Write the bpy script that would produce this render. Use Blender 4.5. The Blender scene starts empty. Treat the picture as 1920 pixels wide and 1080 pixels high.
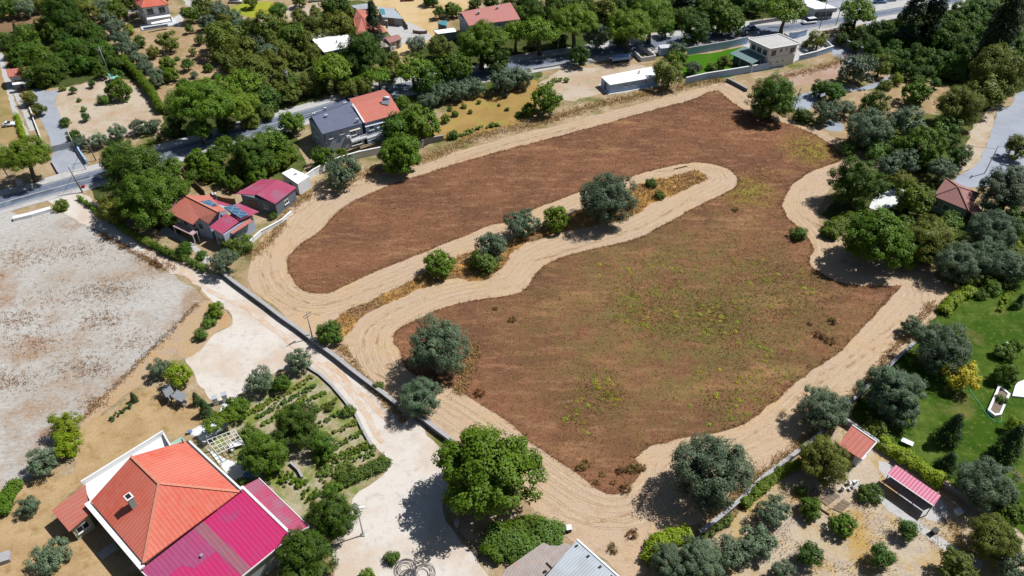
import bpy, bmesh, math, random
import numpy as np
from mathutils import Vector
R = math.radians
rng = np.random.default_rng(7)
random.seed(7)
scene = bpy.context.scene
COL = scene.collection

# ---------------------------------------------------------------- camera, sky, sun, exposure
CAM_H, PITCH, FPX = 95.0, R(41), 1450.0
cam_d = bpy.data.cameras.new('camera')
cam = bpy.data.objects.new('camera', cam_d); COL.objects.link(cam)
cam.location = (0, 0, CAM_H); cam.rotation_euler = (R(90) - PITCH, 0, 0)
cam_d.sensor_width = 36; cam_d.lens = FPX / 1920 * 36
cam_d.clip_start = 1; cam_d.clip_end = 8000
scene.camera = cam

SUN_EL, SUN_AZ = R(56), R(22)            # azimuth counted from +X towards +Y
world = bpy.data.worlds.new('World'); scene.world = world; world.use_nodes = True
wn = world.node_tree
sky = wn.nodes.new('ShaderNodeTexSky'); sky.sky_type = 'NISHITA'; sky.sun_disc = False
sky.sun_elevation = SUN_EL; sky.sun_rotation = R(90) - SUN_AZ
wn.links.new(sky.outputs['Color'], wn.nodes['Background'].inputs['Color'])
wn.nodes['Background'].inputs['Strength'].default_value = 0.05
sd = bpy.data.lights.new('sun', 'SUN'); sd.energy = 5.0; sd.angle = R(0.5); sd.color = (1, 0.985, 0.96)
sun = bpy.data.objects.new('sun', sd); COL.objects.link(sun)
sdir = Vector((math.cos(SUN_AZ) * math.cos(SUN_EL), math.sin(SUN_AZ) * math.cos(SUN_EL), math.sin(SUN_EL)))
sun.rotation_euler = sdir.to_track_quat('Z', 'Y').to_euler(); sun.location = (60, 40, 150)
scene.view_settings.view_transform = 'Standard'; scene.view_settings.look = 'None'
scene.view_settings.exposure = 0.16; scene.view_settings.gamma = 1.0
scene.render.engine = 'CYCLES'
scene.cycles.max_bounces = 6; scene.cycles.diffuse_bounces = 2; scene.cycles.transparent_max_bounces = 4

# ---------------------------------------------------------------- survey: a photo point at a height -> a place on the land
def G(px, py, z=0.0):
    x = (px - 960) / FPX; y = (540 - py) / FPX
    dx, dy, dz = x, math.cos(PITCH) + y * math.sin(PITCH), -math.sin(PITCH) + y * math.cos(PITCH)
    t = (z - CAM_H) / dz
    return Vector((dx * t, dy * t, z))
def depth(p):
    return p[1] * math.cos(PITCH) - (p[2] - CAM_H) * math.sin(PITCH)

# ---------------------------------------------------------------- materials
def lin(c):
    c /= 255.0
    return c / 12.92 if c <= 0.04045 else ((c + 0.055) / 1.055) ** 2.4
def A(r, g, b, k=1.45):
    return (min(lin(r) / k, .82), min(lin(g) / k, .82), min(lin(b) / k, .82), 1)
def newmat(name, rough=.85, spec=.2):
    m = bpy.data.materials.new(name); m.use_nodes = True
    nt = m.node_tree; b = nt.nodes['Principled BSDF']
    b.inputs['Roughness'].default_value = rough
    b.inputs['Specular IOR Level'].default_value = spec
    return m, nt, b
def N(nt, t, **kw):
    n = nt.nodes.new(t)
    for k, v in kw.items():
        if k in n.inputs.keys(): n.inputs[k].default_value = v
        else: setattr(n, k, v)
    return n
def noise(nt, vec, scale, detail=4, rough=.6):
    n = N(nt, 'ShaderNodeTexNoise', Scale=scale, Detail=detail, Roughness=rough)
    nt.links.new(vec, n.inputs['Vector']); return n.outputs['Fac']
def ramp(nt, fac, lo, hi):
    n = N(nt, 'ShaderNodeMapRange'); n.inputs['From Min'].default_value = lo; n.inputs['From Max'].default_value = hi
    nt.links.new(fac, n.inputs['Value']); return n.outputs['Result']
def mix(nt, fac, a, b, mode='MIX'):
    n = N(nt, 'ShaderNodeMix', data_type='RGBA', blend_type=mode)
    if isinstance(fac, float): n.inputs[0].default_value = fac
    else: nt.links.new(fac, n.inputs[0])
    for v, i in ((a, 6), (b, 7)):
        if isinstance(v, tuple): n.inputs[i].default_value = v
        else: nt.links.new(v, n.inputs[i])
    return n.outputs[2]
def math_(nt, op, a, b=0.0):
    n = N(nt, 'ShaderNodeMath', operation=op)
    for v, i in ((a, 0), (b, 1)):
        if isinstance(v, (int, float)): n.inputs[i].default_value = v
        else: nt.links.new(v, n.inputs[i])
    return n.outputs[0]
def pos(nt):
    return N(nt, 'ShaderNodeNewGeometry').outputs['Position']
def stretch(nt, vec, sx, sy, rz=0):
    n = N(nt, 'ShaderNodeMapping'); n.inputs['Scale'].default_value = (sx, sy, 1); n.inputs['Rotation'].default_value = (0, 0, rz)
    nt.links.new(vec, n.inputs['Vector']); return n.outputs['Vector']
def bump(nt, b, fac, strength=.4, dist=.08):
    n = N(nt, 'ShaderNodeBump', Strength=strength, Distance=dist)
    nt.links.new(fac, n.inputs['Height']); nt.links.new(n.outputs['Normal'], b.inputs['Normal'])
def ground_mat(name, base, layers, fine=.22, fscale=3.0, bumpd=.08, rough=.95, st=None):
    """base colour; layers = (colour, noise scale, low, high[, stretchx, stretchy, rot]); fine = strength of small-scale light and dark grain"""
    m, nt, b = newmat(name, rough, .1)
    p = pos(nt); col = base
    for i, L in enumerate(layers):
        v = p
        if len(L) > 4: v = stretch(nt, p, L[4], L[5], L[6])
        off = N(nt, 'ShaderNodeVectorMath', operation='ADD'); off.inputs[1].default_value = (i * 37.3, i * 11.1, 0)
        nt.links.new(v, off.inputs[0])
        f = ramp(nt, noise(nt, off.outputs[0], L[1], 6, .65), L[2], L[3])
        col = mix(nt, f, col, L[0])
    if st: pf = stretch(nt, p, *st)
    else: pf = p
    g = noise(nt, pf, fscale, 5, .75)
    gv = ramp(nt, g, .3, .7)
    lo = 1 - fine; hi = 1 + fine
    v = math_(nt, 'ADD', math_(nt, 'MULTIPLY', gv, hi - lo), lo)
    comb = N(nt, 'ShaderNodeCombineColor'); 
    for i in range(3): nt.links.new(v, comb.inputs[i])
    col = mix(nt, 1.0, col, comb.outputs[0], 'MULTIPLY')
    nt.links.new(col, b.inputs['Base Color'])
    bump(nt, b, g, .6, bumpd)
    return m
def plain(name, c, rough=.7, var=.12, scale=.8, spec=.25, metal=0, grime=None):
    m, nt, b = newmat(name, rough, spec)
    p = pos(nt)
    f = ramp(nt, noise(nt, p, scale, 6, .7), .35, .68)
    c2 = tuple(x * (1 - var) for x in c[:3]) + (1,)
    col = mix(nt, f, c, c2)
    if grime:
        f2 = ramp(nt, noise(nt, stretch(nt, p, 1, 1), scale * 2.3, 8, .8), .55, .75)
        col = mix(nt, f2, col, grime)
    nt.links.new(col, b.inputs['Base Color'])
    b.inputs['Metallic'].default_value = metal
    return m
def ribbed(name, c, c2, period=.5, rough=.6, rib=.35, course=0, spec=.3, patch=None, pr=(.52, .62), pscale=.25, bd=.05):
    """roofing: ribs run down the slope (UV in metres), optional tile courses across"""
    m, nt, b = newmat(name, rough, spec)
    uv = N(nt, 'ShaderNodeUVMap').outputs['UV']
    sep = N(nt, 'ShaderNodeSeparateXYZ'); nt.links.new(uv, sep.inputs[0])
    fr = math_(nt, 'FRACT', math_(nt, 'DIVIDE', sep.outputs['X'], period))
    tri = math_(nt, 'ABSOLUTE', math_(nt, 'SUBTRACT', math_(nt, 'MULTIPLY', fr, 2.0), 1.0))     # 0 in the middle, 1 at the joint
    line = ramp(nt, tri, .72, .95)
    p = pos(nt)
    base = mix(nt, ramp(nt, noise(nt, p, .9, 6, .75), .35, .7), c, c2)
    if patch: base = mix(nt, ramp(nt, noise(nt, p, pscale, 3, .5), *pr), base, patch)
    dark = tuple(x * .5 for x in c[:3]) + (1,)
    col = mix(nt, math_(nt, 'MULTIPLY', line, rib), base, dark)
    h = tri
    if course:
        fv = math_(nt, 'FRACT', math_(nt, 'DIVIDE', sep.outputs['Y'], course))
        lv = ramp(nt, fv, .85, .98)
        col = mix(nt, math_(nt, 'MULTIPLY', lv, rib * .5), col, dark)
    # single tiles differ a little
    cell = N(nt, 'ShaderNodeTexWhiteNoise', noise_dimensions='2D')
    snap = N(nt, 'ShaderNodeVectorMath', operation='SNAP'); snap.inputs[1].default_value = (period, course or 6.0, 1)
    nt.links.new(uv, snap.inputs[0]); nt.links.new(snap.outputs[0], cell.inputs['Vector'])
    col = mix(nt, math_(nt, 'MULTIPLY', cell.outputs['Value'], .28), col, c2)
    st1 = ramp(nt, noise(nt, stretch(nt, uv, 2.2, .35), 1.0, 6, .75), .42, .72)
    col = mix(nt, math_(nt, 'MULTIPLY', st1, .28), col, tuple(x * .55 + .02 for x in c[:3]) + (1,))
    sp1 = ramp(nt, noise(nt, p, 5.5, 3, .6), .64, .72)
    col = mix(nt, math_(nt, 'MULTIPLY', sp1, .3), col, tuple(x * .5 + .22 for x in c[:3]) + (1,))
    nt.links.new(col, b.inputs['Base Color'])
    bump(nt, b, h, .5, bd)
    return m
def leaf_mat(name, c, c2, trans=.25, hue=.02, val=.35):
    m, nt, b = newmat(name, .55, .25)
    att = N(nt, 'ShaderNodeAttribute', attribute_name='tone')
    col = mix(nt, att.outputs['Fac'], c, c2)
    oi = N(nt, 'ShaderNodeObjectInfo')
    hs = N(nt, 'ShaderNodeHueSaturation')
    nt.links.new(col, hs.inputs['Color'])
    nt.links.new(math_(nt, 'ADD', math_(nt, 'MULTIPLY', oi.outputs['Random'], hue * 2), .5 - hue), hs.inputs['Hue'])
    wnz = N(nt, 'ShaderNodeTexWhiteNoise', noise_dimensions='1D'); nt.links.new(oi.outputs['Random'], wnz.inputs['W'])
    nt.links.new(math_(nt, 'ADD', math_(nt, 'MULTIPLY', wnz.outputs['Value'], val * 2), 1 - val), hs.inputs['Value'])
    nt.links.new(hs.outputs['Color'], b.inputs['Base Color'])
    tr = N(nt, 'ShaderNodeBsdfTranslucent'); nt.links.new(hs.outputs['Color'], tr.inputs['Color'])
    ms = N(nt, 'ShaderNodeMixShader'); ms.inputs[0].default_value = trans
    nt.links.new(b.outputs[0], ms.inputs[1]); nt.links.new(tr.outputs[0], ms.inputs[2])
    nt.links.new(ms.outputs[0], nt.nodes['Material Output'].inputs['Surface'])
    return m

STRAW = A(206, 165, 105); TAN = A(196, 158, 118); GREY_SOIL = A(190, 178, 168); OCHRE = A(190, 150, 82)
M = {}
M['ground'] = ground_mat('dry_ground', A(186, 162, 128), [(A(166, 140, 102), .08, .45, .65), (A(204, 186, 162), .3, .5, .72), (A(120, 122, 66), .1, .5, .66)], .25, 2.2)
M['stubble'] = ground_mat('mown_stubble', A(208, 182, 156), [(A(214, 182, 140), .06, .45, .66), (A(194, 166, 136), .5, .5, .7), (A(178, 140, 104), 1.6, .62, .74)], .2, 3.2, .06)
M['island'] = ground_mat('island_straw', A(206, 160, 92), [(A(150, 118, 92), .11, .45, .6), (A(176, 124, 64), .5, .5, .66)], .3, 3.0)
M['gravel'] = ground_mat('white_gravel', A(232, 224, 214), [(A(218, 198, 178), .07, .46, .62), (A(206, 196, 188), .7, .52, .7)], .09, 4.0, .03)
M['verge'] = ground_mat('orange_verge', A(200, 172, 136), [(A(204, 160, 112), .2, .52, .7), (A(190, 170, 150), .4, .5, .7)], .2, 3.0)
M['stony'] = ground_mat('grey_stony_soil', A(190, 184, 174), [(A(204, 200, 194), .05, .42, .6), (A(178, 152, 128), .07, .5, .64), (A(166, 130, 104), .08, .58, .7), (A(150, 140, 130), 1.6, .58, .7)], .26, 1.6, .1, st=(.6, 1.6, .5))
M['drylawn'] = ground_mat('dry_lawn', A(186, 156, 114), [(A(204, 174, 132), .3, .4, .62), (A(158, 130, 78), .45, .52, .7)], .16, 4)
M['soil'] = ground_mat('garden_soil', A(192, 180, 154), [(A(132, 144, 70), .3, .42, .58), (A(186, 160, 128), .6, .5, .66)], .2, 3)
M['lawn'] = ground_mat('green_lawn', A(66, 96, 22), [(A(104, 122, 50), .09, .44, .62), (A(56, 86, 18), .35, .45, .66), (A(132, 122, 74), .14, .58, .72), (A(122, 136, 70), 1.2, .55, .72)], .2, 5, .03)
M['lawn_bright'] = ground_mat('bright_lawn', A(72, 122, 20), [(A(104, 132, 44), .2, .5, .7)], .15, 4, .03)
M['meadow'] = ground_mat('yellow_meadow', A(178, 176, 62), [(A(156, 170, 54), .1, .45, .65)], .12, 3)
M['yellow'] = ground_mat('dry_meadow', A(176, 152, 106), [(A(150, 140, 84), .15, .45, .65), (A(196, 166, 120), .3, .5, .7)], .18, 3)
M['ochre'] = ground_mat('ochre_lawn', A(184, 152, 92), [(A(168, 138, 82), .12, .42, .62), (A(170, 160, 76), .2, .52, .7)], .16, 3)
M['orchard'] = ground_mat('orchard_soil', A(186, 160, 126), [(A(164, 142, 100), .09, .42, .62), (A(214, 176, 140), .4, .5, .7)], .2, 2.5)
M['orchard2'] = ground_mat('bare_orchard_soil', A(206, 190, 166), [(A(196, 162, 96), .12, .44, .62), (A(190, 172, 160), .5, .5, .66), (A(150, 140, 84), .2, .62, .76)], .22, 3)
M['palesoil'] = ground_mat('pale_yard_soil', A(208, 192, 172), [(A(196, 168, 138), .1, .45, .64), (A(170, 168, 128), .3, .55, .7)], .2, 2.5)
M['dirt'] = ground_mat('dirt_track', A(196, 168, 150), [(A(182, 150, 128), .14, .45, .65)], .12, 3, st=(.4, 2.5, .3))
M['sand'] = ground_mat('sandy_yard', A(222, 196, 150), [(A(206, 172, 120), .1, .45, .65)], .12, 2)
M['brownsoil'] = ground_mat('brown_plough', A(150, 120, 92), [(A(128, 110, 78), .1, .4, .65)], .15, 2)
M['asphalt'] = ground_mat('asphalt', A(126, 136, 154), [(A(112, 122, 142), .2, .45, .65), (A(140, 146, 156), .6, .55, .7), (A(92, 98, 112), .9, .6, .66, 2.2, .35, .3)], .1, 4, .01, .85)
M['pave'] = ground_mat('pale_paving', A(178, 184, 196), [(A(160, 166, 178), .12, .45, .66)], .05, 2.5, .01, .8)
M['driveway'] = ground_mat('grey_driveway', A(178, 182, 192), [(A(164, 170, 182), .25, .45, .65)], .06, 2.5, .01, .8)
M['concrete'] = ground_mat('footpath_concrete', A(206, 204, 202), [(A(186, 182, 178), .5, .5, .7)], .1, 2.5, .02, .85)
M['white_pave'] = ground_mat('white_terrace_paving', A(240, 242, 240), [(A(222, 224, 222), .6, .5, .7)], .05, 2.5, .01, .8)
M['line'] = plain('road_paint', (.62, .62, .6, 1), .7, .25, 3)

def field_material():
    m, nt, b = newmat('brown_dry_field', .95, .1)
    p = pos(nt)
    col = mix(nt, ramp(nt, noise(nt, p, .07, 7, .7), .4, .6), A(150, 105, 78), A(122, 86, 66))
    col = mix(nt, ramp(nt, noise(nt, stretch(nt, p, 1, 1.6, .3), 1.1, 5, .7), .52, .66), col, A(126, 94, 66))
    col = mix(nt, ramp(nt, noise(nt, stretch(nt, p, .35, 1.3, -.5), .5, 7, .75), .5, .7), col, A(178, 132, 100))
    col = mix(nt, ramp(nt, noise(nt, stretch(nt, p, .25, .9, .6), .12, 6, .7), .56, .72), col, A(188, 144, 102))
    c = G(1290, 590)
    d = N(nt, 'ShaderNodeVectorMath', operation='DISTANCE'); d.inputs[1].default_value = c
    nt.links.new(p, d.inputs[0])
    g = math_(nt, 'MULTIPLY', ramp(nt, d.outputs['Value'], 42, 10), ramp(nt, noise(nt, p, .22, 6, .7), .36, .6))
    col = mix(nt, math_(nt, 'MULTIPLY', g, .75), col, A(124, 120, 66))
    for q, rad in (((1520, 280), 9), ((1400, 360), 8)):
        d2 = N(nt, 'ShaderNodeVectorMath', operation='DISTANCE'); d2.inputs[1].default_value = G(*q)
        nt.links.new(p, d2.inputs[0])
        g2 = math_(nt, 'MULTIPLY', ramp(nt, d2.outputs['Value'], rad, rad * .3), ramp(nt, noise(nt, p, .4, 4, .6), .35, .6))
        col = mix(nt, math_(nt, 'MULTIPLY', g2, .75), col, A(168, 156, 70))
    f = noise(nt, p, 2.6, 6, .8)
    v = math_(nt, 'ADD', math_(nt, 'MULTIPLY', ramp(nt, f, .3, .7), .5), .75)
    comb = N(nt, 'ShaderNodeCombineColor')
    for i in range(3): nt.links.new(v, comb.inputs[i])
    col = mix(nt, 1.0, col, comb.outputs[0], 'MULTIPLY')
    nt.links.new(col, b.inputs['Base Color']); bump(nt, b, f, .7, .15)
    return m
M['field'] = field_material()

# ---------------------------------------------------------------- building blocks
def tag(o, label=None, cat=None, group=None, kind=None):
    if label: o['label'] = label
    if cat: o['category'] = cat
    if group: o['group'] = group
    if kind: o['kind'] = kind
    return o
def mesh_obj(name, verts, faces, mat, parent=None, smooth=False):
    me = bpy.data.meshes.new(name); me.from_pydata([tuple(v) for v in verts], [], faces); me.update()
    if mat: me.materials.append(mat)
    if smooth: me.polygons.foreach_set('use_smooth', [True] * len(me.polygons))
    o = bpy.data.objects.new(name, me); COL.objects.link(o)
    if parent: o.parent = parent
    return o
def empty(name, loc, rz=0):
    o = bpy.data.objects.new(name, None); COL.objects.link(o); o.location = loc; o.rotation_euler = (0, 0, rz)
    o.empty_display_size = .3
    return o
def smooth_loop(pts, step=1.0, jit=0.0, closed=True, sharp=False):
    """resample a ground outline with Catmull-Rom and roughen it"""
    P = [np.array(p[:2]) for p in pts]; n = len(P); out = []
    segs = n if closed else n - 1
    for i in range(segs):
        p1, p2 = P[i], P[(i + 1) % n]
        p0 = P[i - 1] if (closed or i > 0) else p1
        p3 = P[(i + 2) % n] if (closed or i + 2 < n) else p2
        k = max(1, int(np.linalg.norm(p2 - p1) / step))
        for j in range(k):
            t = j / k
            if sharp: q = p1 + (p2 - p1) * t
            else: q = .5 * ((2 * p1) + (-p0 + p2) * t + (2 * p0 - 5 * p1 + 4 * p2 - p3) * t * t + (-p0 + 3 * p1 - 3 * p2 + p3) * t ** 3)
            out.append(q)
    if not closed: out.append(P[-1])
    if jit:
        k = len(out); a = rng.normal(0, 1, (k, 2))
        a = .6 * a + .4 * np.roll(a, 1, 0) + .25 * np.repeat(rng.normal(0, 1, (k // 6 + 1, 2)), 6, 0)[:k]
        out = [q + jit * a[i] for i, q in enumerate(out)]
    return out
SHEETS = {}; SHEETS_N = []
def sheet(name, px, z, mat, jit=.3, step=1.0, sharp=False, kind='structure'):
    loop = smooth_loop([G(*p) for p in px], step, jit, True, sharp)
    z += .0001 * len(SHEETS_N); SHEETS_N.append(name)      # no two sheets at one height
    SHEETS[name] = np.array(loop)
    o = mesh_obj(name, [(q[0], q[1], z) for q in loop], [list(range(len(loop)))], mat)
    if o.data.polygons[0].normal.z < 0: o.data.flip_normals()
    o['kind'] = kind
    return o
def ribbon(name, lines, width, z, mat, kind='structure', jit=0.1, step=1.0):
    V, Fc = [], []
    for li, px in enumerate(lines):
        zl = z + .0012 * li
        loop = np.array(smooth_loop([G(*p) for p in px], step, jit, False))
        t = np.gradient(loop, axis=0); t /= np.linalg.norm(t, axis=1)[:, None] + 1e-9
        nrm = np.stack([-t[:, 1], t[:, 0]], 1)
        w = width * (1 + rng.normal(0, .15, len(loop)))[:, None] if jit else width
        b0 = len(V); n = len(loop)
        for a in loop + nrm * w / 2: V.append((a[0], a[1], zl))
        for a in loop - nrm * w / 2: V.append((a[0], a[1], zl))
        for i in range(n - 1): Fc.append((b0 + i, b0 + n + i, b0 + n + i + 1, b0 + i + 1))
    o = mesh_obj(name, V, Fc, mat); o['kind'] = kind
    return o

def inside(P, loop):
    x, y = P[:, 0], P[:, 1]; c = np.zeros(len(P), bool); n = len(loop); j = n - 1
    for i in range(n):
        xi, yi = loop[i]; xj, yj = loop[j]
        if yi != yj:
            c ^= ((yi > y) != (yj > y)) & (x < (xj - xi) * (y - yi) / (yj - yi) + xi)
        j = i
    return c
def scatter(loop, n, holes=()):
    lo, hi = loop.min(0), loop.max(0); out = []
    while sum(len(o) for o in out) < n:
        P = rng.uniform(lo, hi, (n * 2, 2)); k = inside(P, loop)
        for h in holes: k &= ~inside(P, h)
        out.append(P[k])
        if len(out) > 40: break
    return np.concatenate(out)[:n]
def tufts(name, pts, h0, h1, spread, blades, mat, label, cat='grass', wid=.07):
    """many grass tufts as one mesh: bent blades of two faces"""
    n = len(pts) * blades
    base = np.repeat(pts, blades, 0) + rng.normal(0, spread, (n, 2))
    ang = rng.uniform(0, 2 * math.pi, n); H = rng.uniform(h0, h1, n); lean = rng.uniform(.2, .9, n) * H
    d = np.stack([np.cos(ang), np.sin(ang)], 1); s = np.stack([-d[:, 1], d[:, 0]], 1) * wid / 2
    V = np.zeros((n, 5, 3))
    V[:, 0, :2] = base - s; V[:, 1, :2] = base + s
    mid = base + d * (lean * .35)[:, None]
    V[:, 2, :2] = mid + s * .8; V[:, 3, :2] = mid - s * .8; V[:, 2, 2] = V[:, 3, 2] = H * .6
    V[:, 4, :2] = base + d * lean[:, None]; V[:, 4, 2] = H
    V[:, 0, 2] = V[:, 1, 2] = -.02
    idx = np.arange(n)[:, None] * 5
    faces = np.concatenate([idx + [0, 1, 2], idx + [0, 2, 3], idx + [3, 2, 4]], 0)
    o = fast_mesh(name, V.reshape(-1, 3), faces, mat)
    tone = np.tile(np.clip(rng.normal(.5, .28, n), 0, 1), 3)
    a = o.data.attributes.new('tone', 'FLOAT', 'FACE'); a.data.foreach_set('value', tone.astype(np.float32))
    tag(o, label, cat, kind='stuff')
    return o
def fast_mesh(name, V, Fq, mat, parent=None):
    k = Fq.shape[1]; me = bpy.data.meshes.new(name)
    me.vertices.add(len(V)); me.vertices.foreach_set('co', np.asarray(V, np.float32).ravel())
    me.loops.add(Fq.size); me.loops.foreach_set('vertex_index', Fq.astype(np.int32).ravel())
    me.polygons.add(len(Fq)); me.polygons.foreach_set('loop_start', np.arange(len(Fq), dtype=np.int32) * k)
    me.update(calc_edges=True); me.validate()
    me.materials.append(mat)
    o = bpy.data.objects.new(name, me); COL.objects.link(o)
    if parent: o.parent = parent
    return o

# ---------------------------------------------------------------- ground
g0 = mesh_obj('ground', [(-1500, -400, 0), (1500, -400, 0), (1500, 2400, 0), (-1500, 2400, 0)], [(0, 1, 2, 3)], M['ground']); g0['kind'] = 'structure'
FIELD_PX = [(470,535),(468,500),(478,468),(500,438),(522,405),(560,378),(600,353),(660,333),(720,322),(790,310),(850,287),(920,266),(990,247),(1060,232),(1130,212),(1200,195),(1260,180),(1310,166),(1355,155),(1392,168),(1420,195),(1460,217),(1500,230),(1545,248),(1590,272),(1640,290),(1655,308),(1625,325),(1585,330),(1563,345),(1545,368),(1533,400),(1545,425),(1590,445),(1640,480),(1685,497),(1735,497),(1752,520),(1775,548),(1755,580),(1738,605),(1700,650),(1660,700),(1610,750),(1560,800),(1500,845),(1450,885),(1400,930),(1340,965),(1290,992),(1245,1005),(1215,1035),(1205,1085),(1185,1110),(1160,1075),(1100,1030),(1060,1000),(1000,955),(960,905),(900,860),(850,828),(735,742),(640,668),(585,634),(520,580)]
sheet('mown_field', FIELD_PX, .012, M['stubble'], .2)
BROWN_PX = [(536,497),(541,482),(552,468),(578,448),(602,430),(632,397),(670,374),(730,347),(792,327),(855,307),(960,277),(1010,265),(1085,245),(1135,232),(1210,210),(1285,190),(1335,172),(1352,173),(1370,190),(1405,210),(1440,222),(1500,240),(1545,262),(1575,285),(1575,302),(1530,318),(1500,335),(1480,355),(1467,385),(1480,410),(1513,440),(1525,468),(1517,492),(1545,515),(1580,530),(1640,536),(1688,535),(1682,545),(1640,590),(1600,635),(1560,670),(1500,712),(1440,762),(1395,795),(1350,810),(1287,822),(1240,832),(1210,843),(1192,860),(1206,876),(1185,908),(1160,926),(1138,929),(1115,918),(1100,902),(1072,882),(1035,857),(1000,832),(950,790),(905,762),(880,745),(850,727),(800,712),(765,695),(752,660),(738,640),(742,622),(775,603),(817,582),(855,570),(880,565),(960,552),(985,540),(1010,507),(1030,492),(1085,472),(1167,455),(1210,440),(1260,412),(1310,385),(1372,355),(1382,338),(1372,322),(1350,311),(1322,305),(1290,306),(1247,315),(1205,325),(1172,335),(1085,362),(997,394),(955,415),(917,424),(855,450),(817,464),(730,499),(680,521),(637,541),(615,550),(595,551),(570,545),(555,532),(540,510)]
sheet('dry_brown_field', BROWN_PX, .024, M['field'], .14)
ISLAND_PX = [(600,622),(622,602),(645,588),(668,575),(700,562),(745,538),(790,515),(840,492),(880,475),(940,455),(1000,435),(1040,412),(1090,395),(1150,366),(1200,345),(1240,334),(1300,321),(1318,325),(1324,337),(1300,350),(1272,362),(1230,378),(1195,398),(1165,412),(1130,420),(1085,428),(1060,433),(1000,452),(960,470),(950,492),(912,524),(860,522),(800,537),(730,567),(687,588),(662,612),(645,635)]
sheet('straw_island', ISLAND_PX, .024, M['island'], .3)
def offset_lines(loop, dists, keep, avoid):
    out = []
    L = loop.copy()
    for _ in range(6): L = (L + np.roll(L, 1, 0) + np.roll(L, -1, 0)) / 3
    t = np.roll(L, -2, 0) - np.roll(L, 2, 0); t /= np.linalg.norm(t, axis=1)[:, None] + 1e-9
    s = 1 if area_(loop) > 0 else -1
    nr = np.stack([t[:, 1], -t[:, 0]], 1) * s
    for d in dists:
        Q = L + nr * (d + .12 * np.sin(np.arange(len(L)) * .31 + d * 5))[:, None]
        dm = np.array([np.min(np.linalg.norm(L - q, axis=1)) for q in Q])
        ok = inside(Q, keep) & (dm > d * .9)
        for a in avoid: ok &= ~inside(Q, a)
        run = []
        for q, k in zip(Q, ok):
            if k and rng.random() > .035: run.append(q)
            else:
                if len(run) > 6: out.append(np.array(run))
                run = []
        if len(run) > 6: out.append(np.array(run))
    return out
def area_(P): return .5 * np.sum(P[:, 0] * np.roll(P[:, 1], -1) - np.roll(P[:, 0], -1) * P[:, 1])
def thin_lines(name, lines, width, z, mat):
    V, Fc = [], []
    for L in lines:
        t = np.gradient(L, axis=0); t /= np.linalg.norm(t, axis=1)[:, None] + 1e-9; nr = np.stack([-t[:, 1], t[:, 0]], 1)
        w = (width * rng.uniform(.3, 1.4, len(L)))[:, None]; b0 = len(V); n = len(L); z += .00002
        V += [(*q, z) for q in L + nr * w / 2]; V += [(*q, z) for q in L - nr * w / 2]
        Fc += [(b0 + i, b0 + n + i, b0 + n + i + 1, b0 + i + 1) for i in range(n - 1)]
    o = mesh_obj(name, V, Fc, mat); o['kind'] = 'structure'; return o
M['mow_dark'] = ground_mat('mown_row_dark', A(194, 165, 134), [(A(208, 182, 152), .6, .38, .53)], .2, 3)
M['mow_light'] = ground_mat('mown_row_light', A(215, 191, 162), [(A(208, 182, 152), .6, .4, .54)], .2, 3)
_bl, _fl, _il = SHEETS['dry_brown_field'], SHEETS['mown_field'], SHEETS['straw_island']
thin_lines('mown_rows', offset_lines(_bl, [.9, 2.1, 3.3, 4.5, 5.7, 6.9], _fl, [_bl, _il]), .3, .0305, M['mow_dark'])
thin_lines('mown_rows', offset_lines(_bl, [1.5, 2.7, 3.9, 5.1, 6.3], _fl, [_bl, _il]), .4, .040, M['mow_light'])
M['swath'] = ground_mat('swath_line', A(180, 146, 112), [(A(206, 180, 150), .5, .4, .54)], .2, 3)
ribbon('swath_lines', [
  [(490,505),(505,545),(545,575),(600,590)],[(508,470),(510,510),(530,540),(562,562),(600,572),(650,560),(720,532)],
  [(683,648),(686,622),(705,604),(740,582),(800,560)],[(683,640),(690,680),(715,705),(735,720)],
  [(708,645),(712,618),(730,608)],[(1500,400),(1525,418),(1550,445),(1555,455)],[(1510,410),(1540,425),(1572,445)],
  [(1720,590),(1650,645),(1585,690),(1500,745),(1440,795)],[(1690,600),(1600,665),(1520,720),(1430,800),(1330,870)],
  [(1215,1000),(1225,980),(1236,965)],[(1100,980),(1150,975),(1195,950),(1205,920)],[(505,430),(560,395),(640,355),(760,330)],[(1230,322),(1290,312),(1262,318)],[(860,300),(960,268),(1080,240)],[(830,512),(900,470)],[(1000,490),(1080,465),(1200,425),(1300,370)]],
  .45, .048, M['swath'], jit=.12)
sheet('stony_lot', [(-40,440),(60,405),(108,396),(140,413),(185,436),(250,472),(315,512),(368,545),(368,572),(325,617),(275,665),(225,715),(155,785),(120,835),(60,890),(0,930),(-60,960)], .012, M['stony'], .45)
sheet('orange_path', [(368,572),(325,617),(275,665),(225,715),(155,785),(160,805),(240,735),(275,715),(300,690),(350,640),(400,575),(395,562)], .010, M['verge'], .3)
LANE_PX = [(92,375),(107,388),(140,413),(185,433),(250,468),(315,508),(365,530),(392,560),(425,585),(437,600),(432,615),(402,628),(372,657),(347,672),(368,715),(400,750),(425,757),(450,742),(480,728),(517,702),(573,686),(600,706),(645,750),(668,780),(682,812),(702,846),(727,862),(722,890),(672,920),(658,936),(642,990),(625,1040),(630,1120),(640,1200),(960,1200),(918,1085),(897,1050),(862,1003),(845,985),(835,950),(838,900),(835,850),(805,815),(738,750),(640,676),(585,642),(470,560),(420,520),(350,488),(300,463),(250,428),(190,388),(146,362)]
sheet('gravel_lane', LANE_PX, .020, M['gravel'], .3)
M['track_orange'] = ground_mat('dusty_wheel_track', A(222, 190, 160), [(A(228, 214, 200), .5, .4, .6)], .1, 4)
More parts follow.
